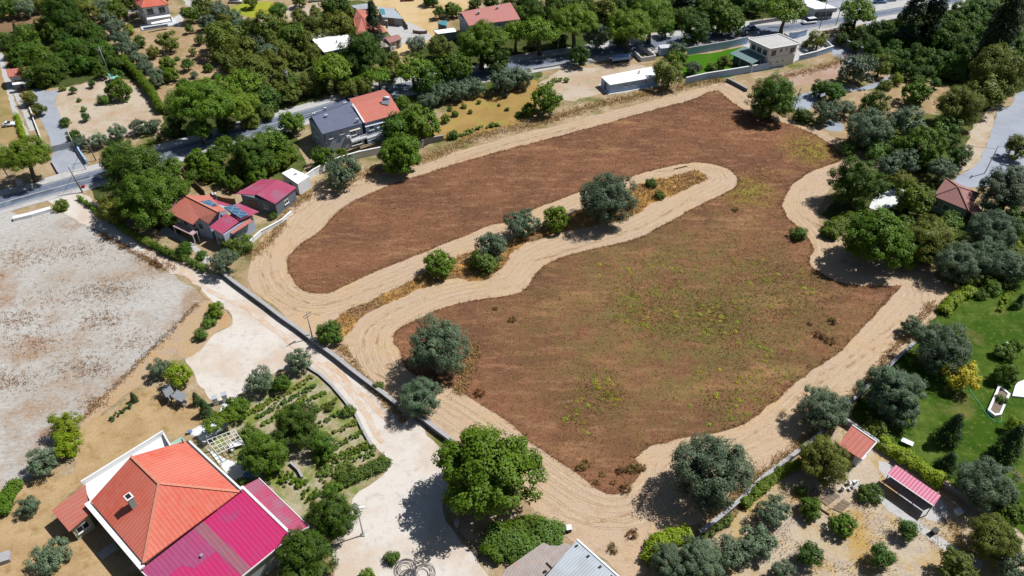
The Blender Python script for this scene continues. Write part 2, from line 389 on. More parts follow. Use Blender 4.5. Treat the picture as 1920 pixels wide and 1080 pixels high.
ribbon('lane_track', [[(250,450),(320,496),(400,548),(470,585),(560,655),(640,720),(690,780),(715,830)],[(610,680),(680,740),(740,800)]], .9, .045, M['track_orange'], jit=.2)
sheet('straw_verge', [(372,545),(392,560),(425,585),(437,600),(430,615),(405,622),(372,655),(345,672),(330,655),(372,610),(400,580)], .026, M['verge'], .25)
UP = [(-60,385),(0,369),(60,353),(138,331),(172,322),(284,287),(335,273),(378,261),(483,229),(585,203),(730,161),(869,141),(959,117),(1071,100),(1237,73),(1324,62),(1415,50),(1480,45),(1569,34),(1700,12),(1800,-8)]
LO = [(1800,4),(1700,22),(1580,43),(1480,58),(1404,69),(1330,75),(1228,88),(1073,115),(1007,126),(878,152),(730,179),(600,217),(520,241),(400,274),(290,311),(178,344),(138,355),(60,376),(0,394),(-60,412)]
def off(pts, d): return [(x, y + d) for x, y in pts]
sheet('footpath', off(UP, -12) + off(LO, 9), .05, M['concrete'], .12, 2)
sheet('road', UP + LO, .062, M['asphalt'], 0, 2)
mid = [((a[0] + b[0]) / 2, (a[1] + b[1]) / 2) for a, b in zip([(-60,385),(0,369),(60,353),(138,331),(178,320),(290,286),(400,254),(520,219),(600,199),(730,161)], [(-60,412),(0,394),(60,376),(138,355),(178,344),(290,311),(400,274),(520,241),(600,217),(730,179)])]
ribbon('road_marking', [mid], .16, .09, M['line'], jit=0)
M['patch'] = ground_mat('road_repair', A(96, 102, 116), [(A(108, 114, 128), .8, .45, .6)], .1, 4, .01, .85)
ribbon('road_patch', [[(20,378),(70,364),(100,355)],[(140,342),(168,332)],[(560,219),(590,211)],[(1020,112),(1060,106)],[(1330,68),(1375,62)],[(1440,52),(1480,51)],[(230,312),(262,303)]], 1.1, .078, M['patch'], jit=.05)
ribbon('road_edge_line', [off(UP, 1.6), off(LO[::-1], -1.6)], .12, .092, M['line'], jit=0)
ribbon('kerb', [off(UP, -.7), off(LO[::-1], .8)], .3, .12, M['concrete'], jit=0, step=2)
sheet('front_yard', [(165,790),(215,768),(290,722),(345,742),(392,788),(370,800),(330,822),(300,812),(155,905),(145,870),(150,830)], .018, M['drylawn'], .3)
sheet('west_yard', [(-40,950),(60,905),(120,895),(156,900),(100,955),(130,1000),(250,1085),(200,1130),(-60,1140)], .018, M['drylawn'], .4)
sheet('vegetable_plot', [(455,742),(520,705),(572,688),(600,708),(643,750),(668,785),(700,846),(722,866),(715,892),(668,920),(640,960),(590,985),(540,950),(490,900),(430,860),(400,835),(440,775)], .026, M['soil'], .3)
sheet('garden_path', [(350,812),(390,790),(410,775),(417,758),(430,757),(424,800),(395,822),(385,838),(440,866),(460,850),(470,880),(440,900),(395,850),(368,818)], .03, M['white_pave'], .0, .6)
LAWN_PX = [(1758,590),(1785,558),(1825,545),(1870,540),(1960,535),(2000,1040),(1900,985),(1830,950),(1780,905),(1720,870),(1660,825),(1610,797),(1596,770),(1650,705),(1700,655)]
sheet('lawn', LAWN_PX, .014, M['lawn'], .25)
ORCH_PX = [(1225,1110),(1290,1030),(1350,1000),(1420,930),(1480,885),(1540,840),(1585,800),(1660,835),(1720,880),(1790,925),(1840,960),(1980,1050),(1990,1140)]
sheet('olive_plot', ORCH_PX, .010, M['orchard2'], .3)
sheet('paving', [(1556,892),(1600,862),(1622,855),(1652,888),(1640,905),(1620,922),(1598,935),(1570,920)], .02, M['palesoil'], .1)
sheet('pergola_shade_floor', [(1648,880),(1668,868),(1775,950),(1740,975)], .022, M['concrete'], .05)
ribbon('path', [[(1600,905),(1650,935),(1725,990),(1790,1035),(1840,1060)]], 1.5, .03, M['concrete'], jit=.05)
sheet('ochre_plot', [(800,255),(812,235),(838,205),(860,185),(900,178),(950,172),(985,150),(1010,155),(1010,200),(990,225),(900,250),(840,265)], .014, M['ochre'], .3)
sheet('parking_yard', [(1010,160),(1040,138),(1075,125),(1120,128),(1160,118),(1200,122),(1215,128),(1225,145),(1180,172),(1125,176),(1070,190),(1040,180)], .014, M['palesoil'], .3)
sheet('bright_lawn', [(1278,112),(1290,104),(1345,98),(1395,88),(1400,110),(1380,140),(1330,150),(1285,145)], .014, M['lawn_bright'], .15)
sheet('white_yard', [(1395,88),(1400,72),(1460,66),(1520,60),(1560,70),(1565,92),(1510,108),(1440,130)], .012, M['concrete'], .1)
sheet('dirt_track', [(1450,140),(1490,133),(1550,122),(1585,118),(1590,132),(1570,145),(1520,158),(1470,160),(1440,158)], .014, M['dirt'], .3)
sheet('side_lane', [(1490,182),(1525,170),(1570,160),(1600,165),(1650,152),(1672,138),(1675,146),(1640,165),(1590,172),(1545,180),(1528,190),(1520,205),(1500,210),(1488,200)], .02, M['pave'], .15)
sheet('side_paving', [(1548,229),(1560,225),(1580,232),(1578,246),(1550,243)], .02, M['pave'], .05)
sheet('tarmac_spur', [(1560,78),(1585,85),(1620,100),(1650,130),(1600,125),(1560,100)], .016, M['pave'], .1)
sheet('paved_drive', [(1925,170),(1905,178),(1895,200),(1875,205),(1862,235),(1848,275),(1830,310),(1790,335),(1800,352),(1880,345),(1960,320),(1960,170)], .02, M['pave'], .1)
sheet('stone_verge', [(1895,200),(1875,205),(1862,235),(1848,275),(1830,310),(1795,320),(1800,295),(1818,255),(1830,225),(1860,200)], .018, M['palesoil'], .3)
sheet('paved_court', [(1630,390),(1650,362),(1685,352),(1700,360),(1690,382),(1655,392)], .02, M['white_pave'], .15)
sheet('clearing', [(1560,215),(1600,190),(1640,170),(1720,150),(1780,165),(1790,185),(1760,210),(1700,215),(1640,225),(1600,260),(1560,265)], .012, M['orchard'], .4)
sheet('driveway', [(62,168),(92,172),(112,168),(103,190),(112,215),(128,240),(132,255),(160,278),(100,285),(95,262),(80,232),(66,205)], .02, M['driveway'], .1)
sheet('driveway_apron', [(100,288),(145,281),(162,318),(110,328)], .03, M['driveway'], .05)
sheet('gravel_garden', [(112,168),(150,160),(205,140),(230,150),(262,165),(285,190),(305,225),(290,240),(230,258),(165,272),(132,255),(112,215),(103,190)], .014, M['palesoil'], .3)
sheet('orchard_floor', [(245,62),(300,55),(345,45),(380,60),(420,100),(450,140),(430,165),(370,150),(330,175),(300,190),(285,165),(262,130),(240,95)], .014, M['orchard'], .4)
sheet('house_forecourt', [(322,40),(338,25),(350,22),(342,40),(336,52)], .016, M['concrete'], .1)
ribbon('path', [[(345,-10),(362,12),(380,28),(410,46)]], 3.0, .02, M['concrete'], jit=.1)
sheet('brown_field', [(-30,30),(40,26),(75,22),(70,40),(45,55),(0,60),(-30,60)], .014, M['brownsoil'], .4)
sheet('meadow', [(432,22),(440,12),(470,6),(505,3),(520,8),(500,28),(470,32)], .014, M['meadow'], .4)
sheet('meadow', [(535,30),(545,10),(590,5),(600,12),(580,32),(550,38)], .013, M['palesoil'], .4)
sheet('sand_yard', [(700,40),(690,15),(720,-5),(860,-10),(900,10),(850,28),(820,40),(830,62),(790,85),(765,120),(735,130),(735,70)], .012, M['sand'], .4)
sheet('works_yard', [(725,45),(765,42),(800,58),(805,72),(770,85),(735,70)], .018, M['concrete'], .3)
sheet('yellow_plot', [(-40,70),(-5,70),(0,90),(30,200),(42,262),(0,270),(-60,270)], .012, M['yellow'], .3)
ribbon('path', [[(0,100),(12,150),(28,205),(50,255)],[(18,150),(30,175),(45,205),(62,245)]], 1.2, .02, M['concrete'], jit=.05)
sheet('car_park', [(1490,2),(1500,-12),(1720,-20),(1680,10),(1620,22),(1570,26)], .014, M['driveway'], .2)
sheet('yard', [(1630,20),(1670,25),(1650,45),(1625,48)], .014, M['driveway'], .2)
sheet('patio', [(300,440),(335,450),(370,478),(385,495),(400,488),(380,470),(345,445),(310,425)], .02, M['concrete'], .1)

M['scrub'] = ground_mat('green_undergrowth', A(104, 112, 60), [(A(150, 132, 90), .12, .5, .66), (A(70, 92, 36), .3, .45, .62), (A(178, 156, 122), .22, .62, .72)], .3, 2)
M['scrub_dark'] = ground_mat('dark_undergrowth', A(84, 92, 48), [(A(138, 124, 92), .18, .55, .7), (A(60, 80, 32), .3, .45, .62)], .3, 2)  # deeper green ground cover for the groves
sheet('undergrowth', [(-60,62),(60,58),(150,40),(175,10),(200,-15),(-80,-15)], .002, M['scrub'], .5)
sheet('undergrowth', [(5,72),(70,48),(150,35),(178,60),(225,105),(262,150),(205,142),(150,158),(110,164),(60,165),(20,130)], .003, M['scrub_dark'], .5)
sheet('undergrowth', [(368,20),(420,15),(470,40),(560,40),(640,5),(700,10),(735,80),(730,130),(700,150),(600,185),(540,215),(500,215),(480,200),(450,150),(425,100),(385,62)], .003, M['scrub'], .5)
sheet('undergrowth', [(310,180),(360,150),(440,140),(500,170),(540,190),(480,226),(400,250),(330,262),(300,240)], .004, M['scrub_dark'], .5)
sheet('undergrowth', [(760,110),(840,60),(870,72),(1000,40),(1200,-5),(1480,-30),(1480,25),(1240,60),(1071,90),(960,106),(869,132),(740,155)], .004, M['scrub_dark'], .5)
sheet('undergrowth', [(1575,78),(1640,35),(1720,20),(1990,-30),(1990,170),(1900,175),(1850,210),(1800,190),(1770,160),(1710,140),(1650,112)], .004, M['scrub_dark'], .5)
sheet('undergrowth', [(1600,262),(1660,215),(1760,215),(1850,215),(1820,255),(1800,300),(1780,340),(1720,355),(1640,330),(1660,300)], .0035, M['scrub'], .4)
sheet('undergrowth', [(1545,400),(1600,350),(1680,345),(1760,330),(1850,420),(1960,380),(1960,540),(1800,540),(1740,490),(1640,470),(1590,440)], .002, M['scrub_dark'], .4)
sheet('undergrowth', [(340,300),(420,278),(520,246),(560,270),(570,330),(540,345),(440,350),(380,340)], .003, M['scrub'], .4)
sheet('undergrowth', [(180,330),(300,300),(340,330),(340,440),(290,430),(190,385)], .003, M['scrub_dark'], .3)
sheet('undergrowth', [(760,165),(880,152),(1000,128),(1010,150),(940,172),(860,185),(820,200),(800,225),(740,235),(720,210)], .0045, M['scrub'], .4)

# ---------------------------------------------------------------- grass that nobody could count
gm_, nt_, b_ = newmat('dry_grass_blades', .9, .1)
at_ = N(nt_, 'ShaderNodeAttribute', attribute_name='tone')
c_ = mix(nt_, at_.outputs['Fac'], A(150, 112, 82), A(216, 174, 130))
c_ = mix(nt_, ramp(nt_, noise(nt_, pos(nt_), .1, 4, .6), .56, .7), c_, A(160, 132, 86))
nt_.links.new(c_, b_.inputs['Base Color'])
M['brown_blade'] = gm_
gm_, nt_, b_ = newmat('straw_blades', .9, .1)
at_ = N(nt_, 'ShaderNodeAttribute', attribute_name='tone')
c_ = mix(nt_, at_.outputs['Fac'], A(186, 150, 104), A(234, 198, 134))
nt_.links.new(c_, b_.inputs['Base Color'])
M['straw_blade'] = gm_
pts = scatter(SHEETS['dry_brown_field'], 26000)
tufts('brown_grass', pts, .10, .28, .18, 3, M['brown_blade'], 'tall dry brown grass standing over the unmown field', wid=.07)
# a fringe of taller grass round the unmown patches
e = SHEETS['dry_brown_field']; fr = np.repeat(e, 8, 0) + rng.normal(0, .35, (len(e) * 8, 2)); fr = fr[inside(fr, e)]
tufts('edge_grass', fr, .3, .6, .15, 3, M['brown_blade'], 'taller dry grass along the edge of the unmown brown field')
pts = scatter(SHEETS['straw_island'], 4200)
tufts('straw_grass', pts, .2, .6, .2, 4, M['straw_blade'], 'tall yellow straw grass on the strip between the mown bands', wid=.08)
V_ = []
for line, w, n in (([(640,345),(690,325),(790,300),(840,280),(900,255),(990,235),(1060,215),(1130,195),(1220,175),(1300,158),(1350,150)], 2.2, 3600),
                   ([(1420,165),(1470,145),(1560,122),(1580,108),(1600,108)], 2.0, 900),
                   ([(470,480),(510,445),(540,395),(580,365)], 1.6, 900),
                   ([(1750,570),(1690,640),(1620,720),(1540,800),(1450,870),(1400,915)], .9, 1100),
                   ([(1340,975),(1390,925),(1420,895)], 1.2, 500),
                   ([(860,735),(880,690),(890,650)], 1.4, 500), ([(640,650),(700,730),(760,790)], .8, 500)):
    L_ = np.array(smooth_loop([G(*p) for p in line], .5, 0, False))
    V_.append(L_[rng.integers(0, len(L_), n)] + rng.normal(0, w * .5, (n, 2)))
tufts('straw_grass', np.concatenate(V_), .2, .55, .18, 4, M['straw_blade'], 'rough yellow straw grass along the verges of the mown field', wid=.08)
pl_ = scatter(SHEETS['olive_plot'], 2600, [SHEETS['paving'], SHEETS['pergola_shade_floor']]); c_ = np.sin(pl_[:, 0] * .55) + np.sin(pl_[:, 1] * .7 + pl_[:, 0] * .2)
tufts('straw_grass', pl_[c_ > -.1], .12, .35, .25, 4, M['straw_blade'], 'dry straw grass growing between the young trees of the olive plot', wid=.08)
PB_ = []
for q_, n_, s_ in (((55,480),260,3.2),((150,470),140,2.5),((205,545),320,2.2),((190,600),220,1.8),((165,690),260,1.9),((15,715),260,1.8),((60,640),200,2.5),((180,755),120,1.0),((30,600),160,1.6),((250,640),110,2.0),((100,560),120,3.0),((285,480),160,1.4),((315,500),160,1.2)):
    p_ = G(*q_); PB_.append(np.array([p_.x, p_.y]) + rng.normal(0, s_, (n_, 2)) * [1.5, .8])
for line in ([(368,572),(325,617),(275,665),(225,715),(155,785)], [(190,440),(250,472),(300,500)]):
    L_ = np.array(smooth_loop([G(*p) for p in line], .5, 0, False)); PB_.append(L_[rng.integers(0, len(L_), 500)] + rng.normal(0, .35, (500, 2)))
tufts('brown_grass', np.concatenate(PB_), .12, .4, .2, 4, M['brown_blade'], 'patches of dry brown weeds scattered over the grey stony lot', wid=.08)
st_ = scatter(SHEETS['stony_lot'], 5200)
def stones(name, pts, s0, s1, mat, label):
    n = len(pts); s = rng.uniform(s0, s1, n) ** 1.0; V = np.zeros((n, 5, 3))
    a0 = rng.uniform(0, 6.28, n)
    for k in range(4):
        V[:, k, 0] = pts[:, 0] + np.cos(a0 + k * 1.57) * s * rng.uniform(.7, 1.2, n)
        V[:, k, 1] = pts[:, 1] + np.sin(a0 + k * 1.57) * s * rng.uniform(.7, 1.2, n); V[:, k, 2] = 0
    V[:, 4, :2] = pts + rng.normal(0, .02, (n, 2)); V[:, 4, 2] = s * .8
    i = np.arange(n)[:, None] * 5
    o = fast_mesh(name, V.reshape(-1, 3), np.concatenate([i + [0, 1, 4], i + [1, 2, 4], i + [2, 3, 4], i + [3, 0, 4]]), mat)
    tag(o, label, 'stones', kind='stuff')
M['stone'] = plain('pale_stone', A(205, 198, 192), .9, .35, 3)
stones('loose_stones', st_, .06, .2, M['stone'], 'loose pale stones scattered over the grey stony lot')

# ---------------------------------------------------------------- plants
LEAF = {
 'O': leaf_mat('olive_leaf', (.044, .078, .040, 1), (.150, .205, .112, 1), .12, .012, .2),
 'B': leaf_mat('broad_leaf', (.028, .074, .004, 1), (.100, .178, .014, 1), .2, .018, .28),
 'F': leaf_mat('fig_leaf', (.042, .100, .004, 1), (.140, .218, .012, 1), .24, .015, .22),
 'P': leaf_mat('pine_needles', (.056, .124, .006, 1), (.195, .290, .020, 1), .18, .015, .18),
 'C': leaf_mat('citrus_leaf', (.024, .076, .012, 1), (.080, .165, .022, 1), .2, .015, .25),
 'Y': leaf_mat('yellow_green_leaf', (.090, .150, .005, 1), (.285, .370, .014, 1), .22, .012, .15),
 'W': leaf_mat('ochre_green_leaf', (.062, .094, .008, 1), (.190, .220, .030, 1), .2, .02, .22),
 'S': leaf_mat('shrub_leaf', (.052, .108, .012, 1), (.170, .240, .036, 1), .2, .025, .28),
 'K': leaf_mat('cypress_leaf', (.012, .032, .010, 1), (.034, .064, .018, 1), .08, .01, .2),
 'A': leaf_mat('yellow_leaf', (.34, .28, .015, 1), (.62, .52, .045, 1), .22, .012, .15),
 'T': leaf_mat('dark_conifer_leaf', (.014, .040, .010, 1), (.050, .095, .020, 1), .1, .012, .25),
}
M['bark'] = plain('bark', (.13, .10, .075, 1), .95, .4, 3, .1)
M['bark_pale'] = plain('pale_bark', (.3, .27, .24, 1), .95, .3, 3, .1)
M['twig'] = plain('dead_twig', (.26, .22, .21, 1), .95, .3, 3, .1)
SHAPE = { # radii z, clumps, clump radius, leaf size, leaf length ratio, bottom cut, sub-lobes, centre height k
 'O': (.82, 120, .20, .060, 1.9, -.9, 8, .92), 'B': (.90, 130, .20, .070, 1.5, -.95, 8, .92),
 'F': (.88, 125, .20, .090, 1.25, -1, 8, .86), 'P': (.68, 150, .18, .056, 1.8, -.6, 9, 1.22),
 'C': (.95, 85, .26, .085, 1.4, -.85, 5, 1.1), 'Y': (1.0, 110, .22, .06, 1.8, -1, 6, .9),
 'W': (.88, 115, .21, .070, 1.6, -.9, 7, 1.0), 'S': (.78, 90, .25, .080, 1.6, -.9, 7, .55),
 'K': (1.0, 150, .30, .085, 2.0, -2, 1, 1.0), 'A': (.85, 90, .23, .075, 1.4, -.8, 6, .95), 'T': (1.2, 120, .25, .06, 1.7, -.95, 1, 1.0)}
def leaf_cloud(centers, crad, outward, per, size, ratio, spread=1.0, up=.35):
    """leaf quads gathered in clumps"""
    n = len(centers) * per
    C = np.repeat(centers, per, 0); Rr = np.repeat(crad, per)
    u = rng.normal(0, 1, (n, 3)); u /= np.linalg.norm(u, axis=1)[:, None]
    rad = rng.uniform(.35, 1.0, n) ** .6
    P = C + u * (Rr * rad)[:, None]
    nr = u * .65 + np.repeat(outward, per, 0) * .55 + np.array([0, 0, up + .25]) + rng.normal(0, .3, (n, 3))
    nr /= np.linalg.norm(nr, axis=1)[:, None]
    t = np.cross(nr, rng.normal(0, 1, (n, 3))); t /= np.linalg.norm(t, axis=1)[:, None]
    b = np.cross(nr, t)
    s = size * rng.uniform(.6, 1.3, n)[:, None]
    V = np.zeros((n, 4, 3)); l = s * ratio * .5; w = s * .5
    V[:, 0] = P - t * l; V[:, 1] = P + b * w * .9 - nr * w * .15; V[:, 2] = P + t * l; V[:, 3] = P - b * w * .9 - nr * w * .15
    F = np.arange(n * 4).reshape(n, 4)
    tone = np.clip(np.repeat(rng.uniform(.15, .85, len(centers)), per) * .55 + rng.uniform(0, .55, n), 0, 1)
    return V.reshape(-1, 3), F, tone
def put_leaves(name, cl, mat, parent=None):
    V, F, tone = cl
    o = fast_mesh(name, V, F, mat, parent)
    a = o.data.attributes.new('tone', 'FLOAT', 'FACE'); a.data.foreach_set('value', tone.astype(np.float32))
    return o
def crown_cloud(sp, dens=1.0, fine=1.0):
    rz, nc, cr, ls, ratio, cut, lobe, k = SHAPE[sp]
    nc = int(nc * dens); per = int(46 * (1.0 if fine == 1 else 2.4))
    m = int(lobe * (2.2 if dens > 1.5 else 1)); ls_ = .72 if dens > 1.5 else 1.0
    # the crown is a few overlapping sub-crowns, each with its own clumps: uneven outline, gaps between
    ga = np.arange(m) * 2.39996 + rng.uniform(0, 6.28)
    zz = np.clip(1 - 2 * (np.arange(m) + .5) / m * .86 + rng.normal(0, .12, m), -.75, .98)
    q = np.sqrt(1 - zz ** 2); lr = rng.uniform(.40, .60, m) * ls_; ld = rng.uniform(.42, .66, m) + (1 - ls_) * .45
    LC = np.stack([np.cos(ga) * q, np.sin(ga) * q, zz], 1) * ld[:, None]
    LC = np.concatenate([LC, [[0, 0, .05]]]); lr = np.append(lr, .6)
    pick = rng.choice(len(lr), nc * 3, p=lr ** 2 / (lr ** 2).sum())
    u = rng.normal(0, 1, (nc * 3, 3)); u /= np.linalg.norm(u, axis=1)[:, None]
    Pn = LC[pick] + u * (lr[pick] * rng.uniform(.55, 1.0, nc * 3) ** .4)[:, None]
    buried = np.zeros(len(Pn), bool)
    for c_, r_ in zip(LC, lr): buried |= np.linalg.norm(Pn - c_, axis=1) < r_ * .62
    ok = (~buried | (rng.random(len(Pn)) < .15)) & (Pn[:, 2] > cut)
    u = u[ok][:nc]; Pn = Pn[ok][:nc]
    if sp == 'K':
        z = rng.uniform(.02, 1, len(u)); prof = np.minimum(1, (1 - z) * 2.1) ** .7 * np.minimum(1, z * 6 + .35)
        a = rng.uniform(0, 6.28, len(u))
        C = np.stack([np.cos(a) * prof * .78, np.sin(a) * prof * .78, z * 6.2 - .2], 1)
        outw = np.stack([np.cos(a), np.sin(a), a * 0 + .4], 1)
        return leaf_cloud(C, np.full(len(u), .42), outw, per, .13, 2.0, up=.3), k
    if sp == 'T':
        z = rng.uniform(0, 1, len(u)); prof = (1 - z * .92) * np.minimum(1, z * 5 + .6)
        a = rng.uniform(0, 6.28, len(u)); q = prof * rng.uniform(.6, 1, len(u))
        C = np.stack([np.cos(a) * q * .85, np.sin(a) * q * .85, z * 2.3 + .15], 1)
        outw = np.stack([np.cos(a), np.sin(a), a * 0 + .3], 1)
        return leaf_cloud(C, np.full(len(u), .2), outw, per, ls, ratio, up=.3), k
    C = Pn * [1, 1, rz] * (1 - cr * .3)
    if sp == 'P': C[:, 2] = np.where(C[:, 2] < 0, C[:, 2] * .5, C[:, 2])
    C[:, 2] += k
    if sp in 'SY': C[:, 2] = np.maximum(C[:, 2], .12)
    crs = cr * rng.uniform(.65, 1.2, len(u)) / math.sqrt(max(dens, 1)) ** .6
    return leaf_cloud(C, crs, u, per, ls / fine, ratio), k
def tube(bm, pts, rads, n=7):
    rings = []
    for i, (p, r) in enumerate(zip(pts, rads)):
        p = Vector(p); d = (Vector(pts[min(i + 1, len(pts) - 1)]) - Vector(pts[max(i - 1, 0)])).normalized()
        a = d.orthogonal().normalized() if abs(d.z) < .999 else Vector((1, 0, 0)); 
        if abs(d.z) > .5: a = (Vector((1, 0, 0)) - d * d.x).normalized()
        b = d.cross(a)
        rings.append([bm.verts.new(p + (a * math.cos(t) + b * math.sin(t)) * r) for t in [2 * math.pi * j / n for j in range(n)]])
    for r0, r1 in zip(rings, rings[1:]):
        for j in range(n): bm.faces.new((r0[j], r0[(j + 1) % n], r1[(j + 1) % n], r1[j]))
    bm.faces.new(rings[0][::-1]); bm.faces.new(rings[-1])
def bm_obj(name, bm, mat, parent=None, smooth=False):
    bmesh.ops.recalc_face_normals(bm, faces=bm.faces)
    me = bpy.data.meshes.new(name); bm.to_mesh(me); bm.free()
    for m in (mat if isinstance(mat, list) else [mat]): me.materials.append(m)
    if smooth: me.polygons.foreach_set('use_smooth', [True] * len(me.polygons))
    o = bpy.data.objects.new(name, me); COL.objects.link(o)
    if parent: o.parent = parent
    return o
def trunk_bm(k, rz, r=.085, limbs=5):
    bm = bmesh.new()
    h = max(.15, k - rz * .55)
    w = rng.normal(0, .03, (4, 2))
    tube(bm, [(0, 0, -.05), (w[0][0], w[0][1], h * .4), (w[1][0], w[1][1], h), (w[1][0], w[1][1], h + .3)], [r * 1.5, r * 1.05, r * .9, r * .5])
    for i in range(limbs):
        a = 6.28 * (i + rng.uniform(0, .5)) / limbs; q = rng.uniform(.4, .62)
        tube(bm, [(w[1][0], w[1][1], h * .92), (math.cos(a) * q * .5, math.sin(a) * q * .5, h + rz * .35), (math.cos(a) * q, math.sin(a) * q, h + rz * .75)], [r * .6, r * .42, r * .18], 5)
    return bm
PROTO = {}
def make_proto(sp, name, dens=1.0, fine=1.0):
    root = empty(name, (0, 0, 0))
    cl, k = crown_cloud(sp, dens, fine)
    if sp not in 'SYT':
        bm_obj('trunk', trunk_bm(k if sp != 'K' else .5, SHAPE[sp][0] if sp != 'K' else .5, .1 if sp == 'O' else .08), M['bark_pale'] if sp in 'OF' else M['bark'], root, True)
    put_leaves('crown' if sp not in 'SY' else 'foliage', cl, LEAF[sp], root)
    if sp in 'SYT':
        bm = bmesh.new(); tube(bm, [(0, 0, -.05), (0, 0, .3), (.02, 0, .8)], [.06, .05, .02], 6); bm_obj('stem', bm, M['bark'], root)
    return root
NAMES = {'O': 'olive_tree', 'B': 'broadleaf_tree', 'F': 'fig_tree', 'P': 'stone_pine', 'C': 'citrus_tree', 'Y': 'conifer_shrub', 'W': 'deciduous_tree', 'S': 'shrub', 'K': 'cypress_tree', 'A': 'yellow_leaved_tree', 'T': 'conifer_tree'}
CATS = {'O': 'tree', 'B': 'tree', 'F': 'tree', 'P': 'tree', 'C': 'tree', 'Y': 'shrub', 'W': 'tree', 'S': 'shrub', 'K': 'tree', 'A': 'tree', 'T': 'tree'}
GROUPS = {'O': 'olive trees', 'B': 'dark green broadleaf trees', 'F': 'bright green fig-like trees', 'P': 'umbrella pines', 'C': 'citrus trees', 'Y': 'yellow-green conifer shrubs', 'W': 'olive-brown deciduous trees', 'S': 'low shrubs', 'K': 'dark cypresses', 'A': 'yellow-leaved trees', 'T': 'dark conifers on the lawn'}
used = set()
def proto(sp, big):
    key = (sp, big)
    if key not in PROTO:
        n = 2 if big else (4 if sp in 'OBFCW' else 3)
        if sp in 'AKT': n = 2
        PROTO[key] = [make_proto(sp, NAMES[sp], 2.6 if big else 1.0, 2.15 if big else 1.0) for _ in range(n)]
    L = PROTO[key]; return L[int(rng.integers(len(L)))]
def plant(sp, px, py, w, label, asp=1.0, group=None, by_base=False):
    rz, k = SHAPE[sp][0], SHAPE[sp][7]
    zc = 2.0
    for _ in range(5):
        p = G(px, py, zc); r = w / 2 * depth(p) / FPX
        if sp in 'KT': zc = r * (3.0 if sp == 'K' else 1.15) * asp
        else: zc = k * r * asp
    pr = proto(sp, w >= 80)
    if pr not in used: root = pr; used.add(pr)
    else:
        root = pr.copy(); COL.objects.link(root)
        for ch in pr.children:
            c = ch.copy(); COL.objects.link(c); c.parent = root
    root.location = (p.x, p.y, 0); root.rotation_euler = (0, 0, rng.uniform(0, 6.28)); root.scale = (r, r, r * asp)
    tag(root, label, CATS[sp], group or GROUPS[sp])
    return root
def hedge(name, px, w, h, sp, label, cat='hedge', dens=1.0, leaf=.16, group=None, z0=0.0):
    L = np.array(smooth_loop([G(p[0], p[1], h * .5) for p in px], .35, 0, False))
    n = int(len(L) * 3.2 * max(1, w * h / 1.2) * dens)
    c0 = L.mean(0)
    C = np.zeros((n, 3)); i = rng.integers(0, len(L), n)
    a = rng.uniform(0, math.pi, n); q = rng.uniform(.5, 1, n)
    t = np.gradient(L, axis=0); t /= np.linalg.norm(t, axis=1)[:, None] + 1e-9; nr = np.stack([-t[:, 1], t[:, 0]], 1)[i]
    wob = 1 + .22 * np.sin(i * .7 + rng.uniform(0, 6)) * np.sin(i * .23)
    C[:, :2] = L[i] - c0 + nr * (np.cos(a) * q * w * .42 * wob)[:, None] + rng.normal(0, .08, (n, 2))
    C[:, 2] = z0 + .12 * h + np.sin(a) ** .6 * q * h * .8 * wob
    outw = np.zeros((n, 3)); outw[:, :2] = nr * np.cos(a)[:, None]; outw[:, 2] = np.sin(a)
    root = empty(name, (c0[0], c0[1], 0)); tag(root, label, cat, group)
    put_leaves('foliage', leaf_cloud(C, np.full(n, min(w, h) * .3), outw, 34, leaf, 1.6), LEAF[sp], root)
    bm = bmesh.new()
    for j in range(0, len(L), 5):
        p = L[j] - c0; tube(bm, [(p[0], p[1], -.03), (p[0] + .04, p[1], h * .5)], [.05, .03], 5)
    bm_obj('stem', bm, M['bark'], root)
    return root

# ---------------------------------------------------------------- building materials
M['tile_orange'] = ribbed('orange_roof_tiles', A(234, 102, 78), A(228, 136, 116), .55, .75, .6, .42, patch=A(236, 136, 116), pr=(.5, .66), pscale=.12)
M['tile_red'] = ribbed('red_roof_tiles', A(222, 120, 102), A(206, 142, 126), .7, .75, .6, .5)
M['tile_pink'] = ribbed('faded_pink_tiles', A(214, 142, 132), A(196, 136, 132), .5, .8, .2, .5)
M['tile_old'] = ribbed('weathered_tiles', A(196, 136, 126), A(168, 128, 126), .7, .8, .6, .4)
M['ridge'] = plain('ridge_tile', A(238, 158, 132), .8, .3, 3)
M['magenta'] = ribbed('magenta_metal_sheet', A(224, 50, 114), A(208, 66, 126), .55, .38, .5, 0, .5, patch=A(190, 80, 128), pr=(.6, .68), pscale=.2)
M['magenta_old'] = ribbed('weathered_mauve_sheet', A(188, 76, 126), A(182, 92, 138), .55, .5, .5, 0, .4, patch=A(196, 74, 124), pr=(.5, .66), pscale=.3)
M['magenta_dull'] = ribbed('dull_magenta_sheet', A(202, 78, 112), A(190, 96, 126), .55, .4, .35, 0, .5, patch=A(178, 116, 138), pr=(.5, .62), pscale=.3)
M['pink_sheet'] = ribbed('pink_ribbed_sheet', A(226, 110, 146), A(214, 122, 152), .45, .5, .55, 0, .4)
M['skylight_strip'] = ribbed('translucent_strip', A(182, 106, 124), A(168, 120, 130), .55, .4, .3, .8)
M['corr_white'] = ribbed('pale_corrugated_sheet', A(204, 212, 220), A(184, 194, 204), .36, .55, .5, 0, .4, patch=A(186, 188, 192))
M['corr_grey'] = ribbed('stained_fibre_cement_sheet', A(196, 188, 184), A(178, 158, 148), .36, .85, .62, 0, .2, patch=A(206, 170, 150), pr=(.55, .7), pscale=.5)
M['slate'] = ribbed('dark_grey_shingles', A(122, 128, 150), A(106, 113, 136), .4, .7, .12, .4)
M['green_sheet'] = ribbed('green_roof_sheet', A(112, 152, 146), A(134, 148, 150), .6, .6, .25, 0)
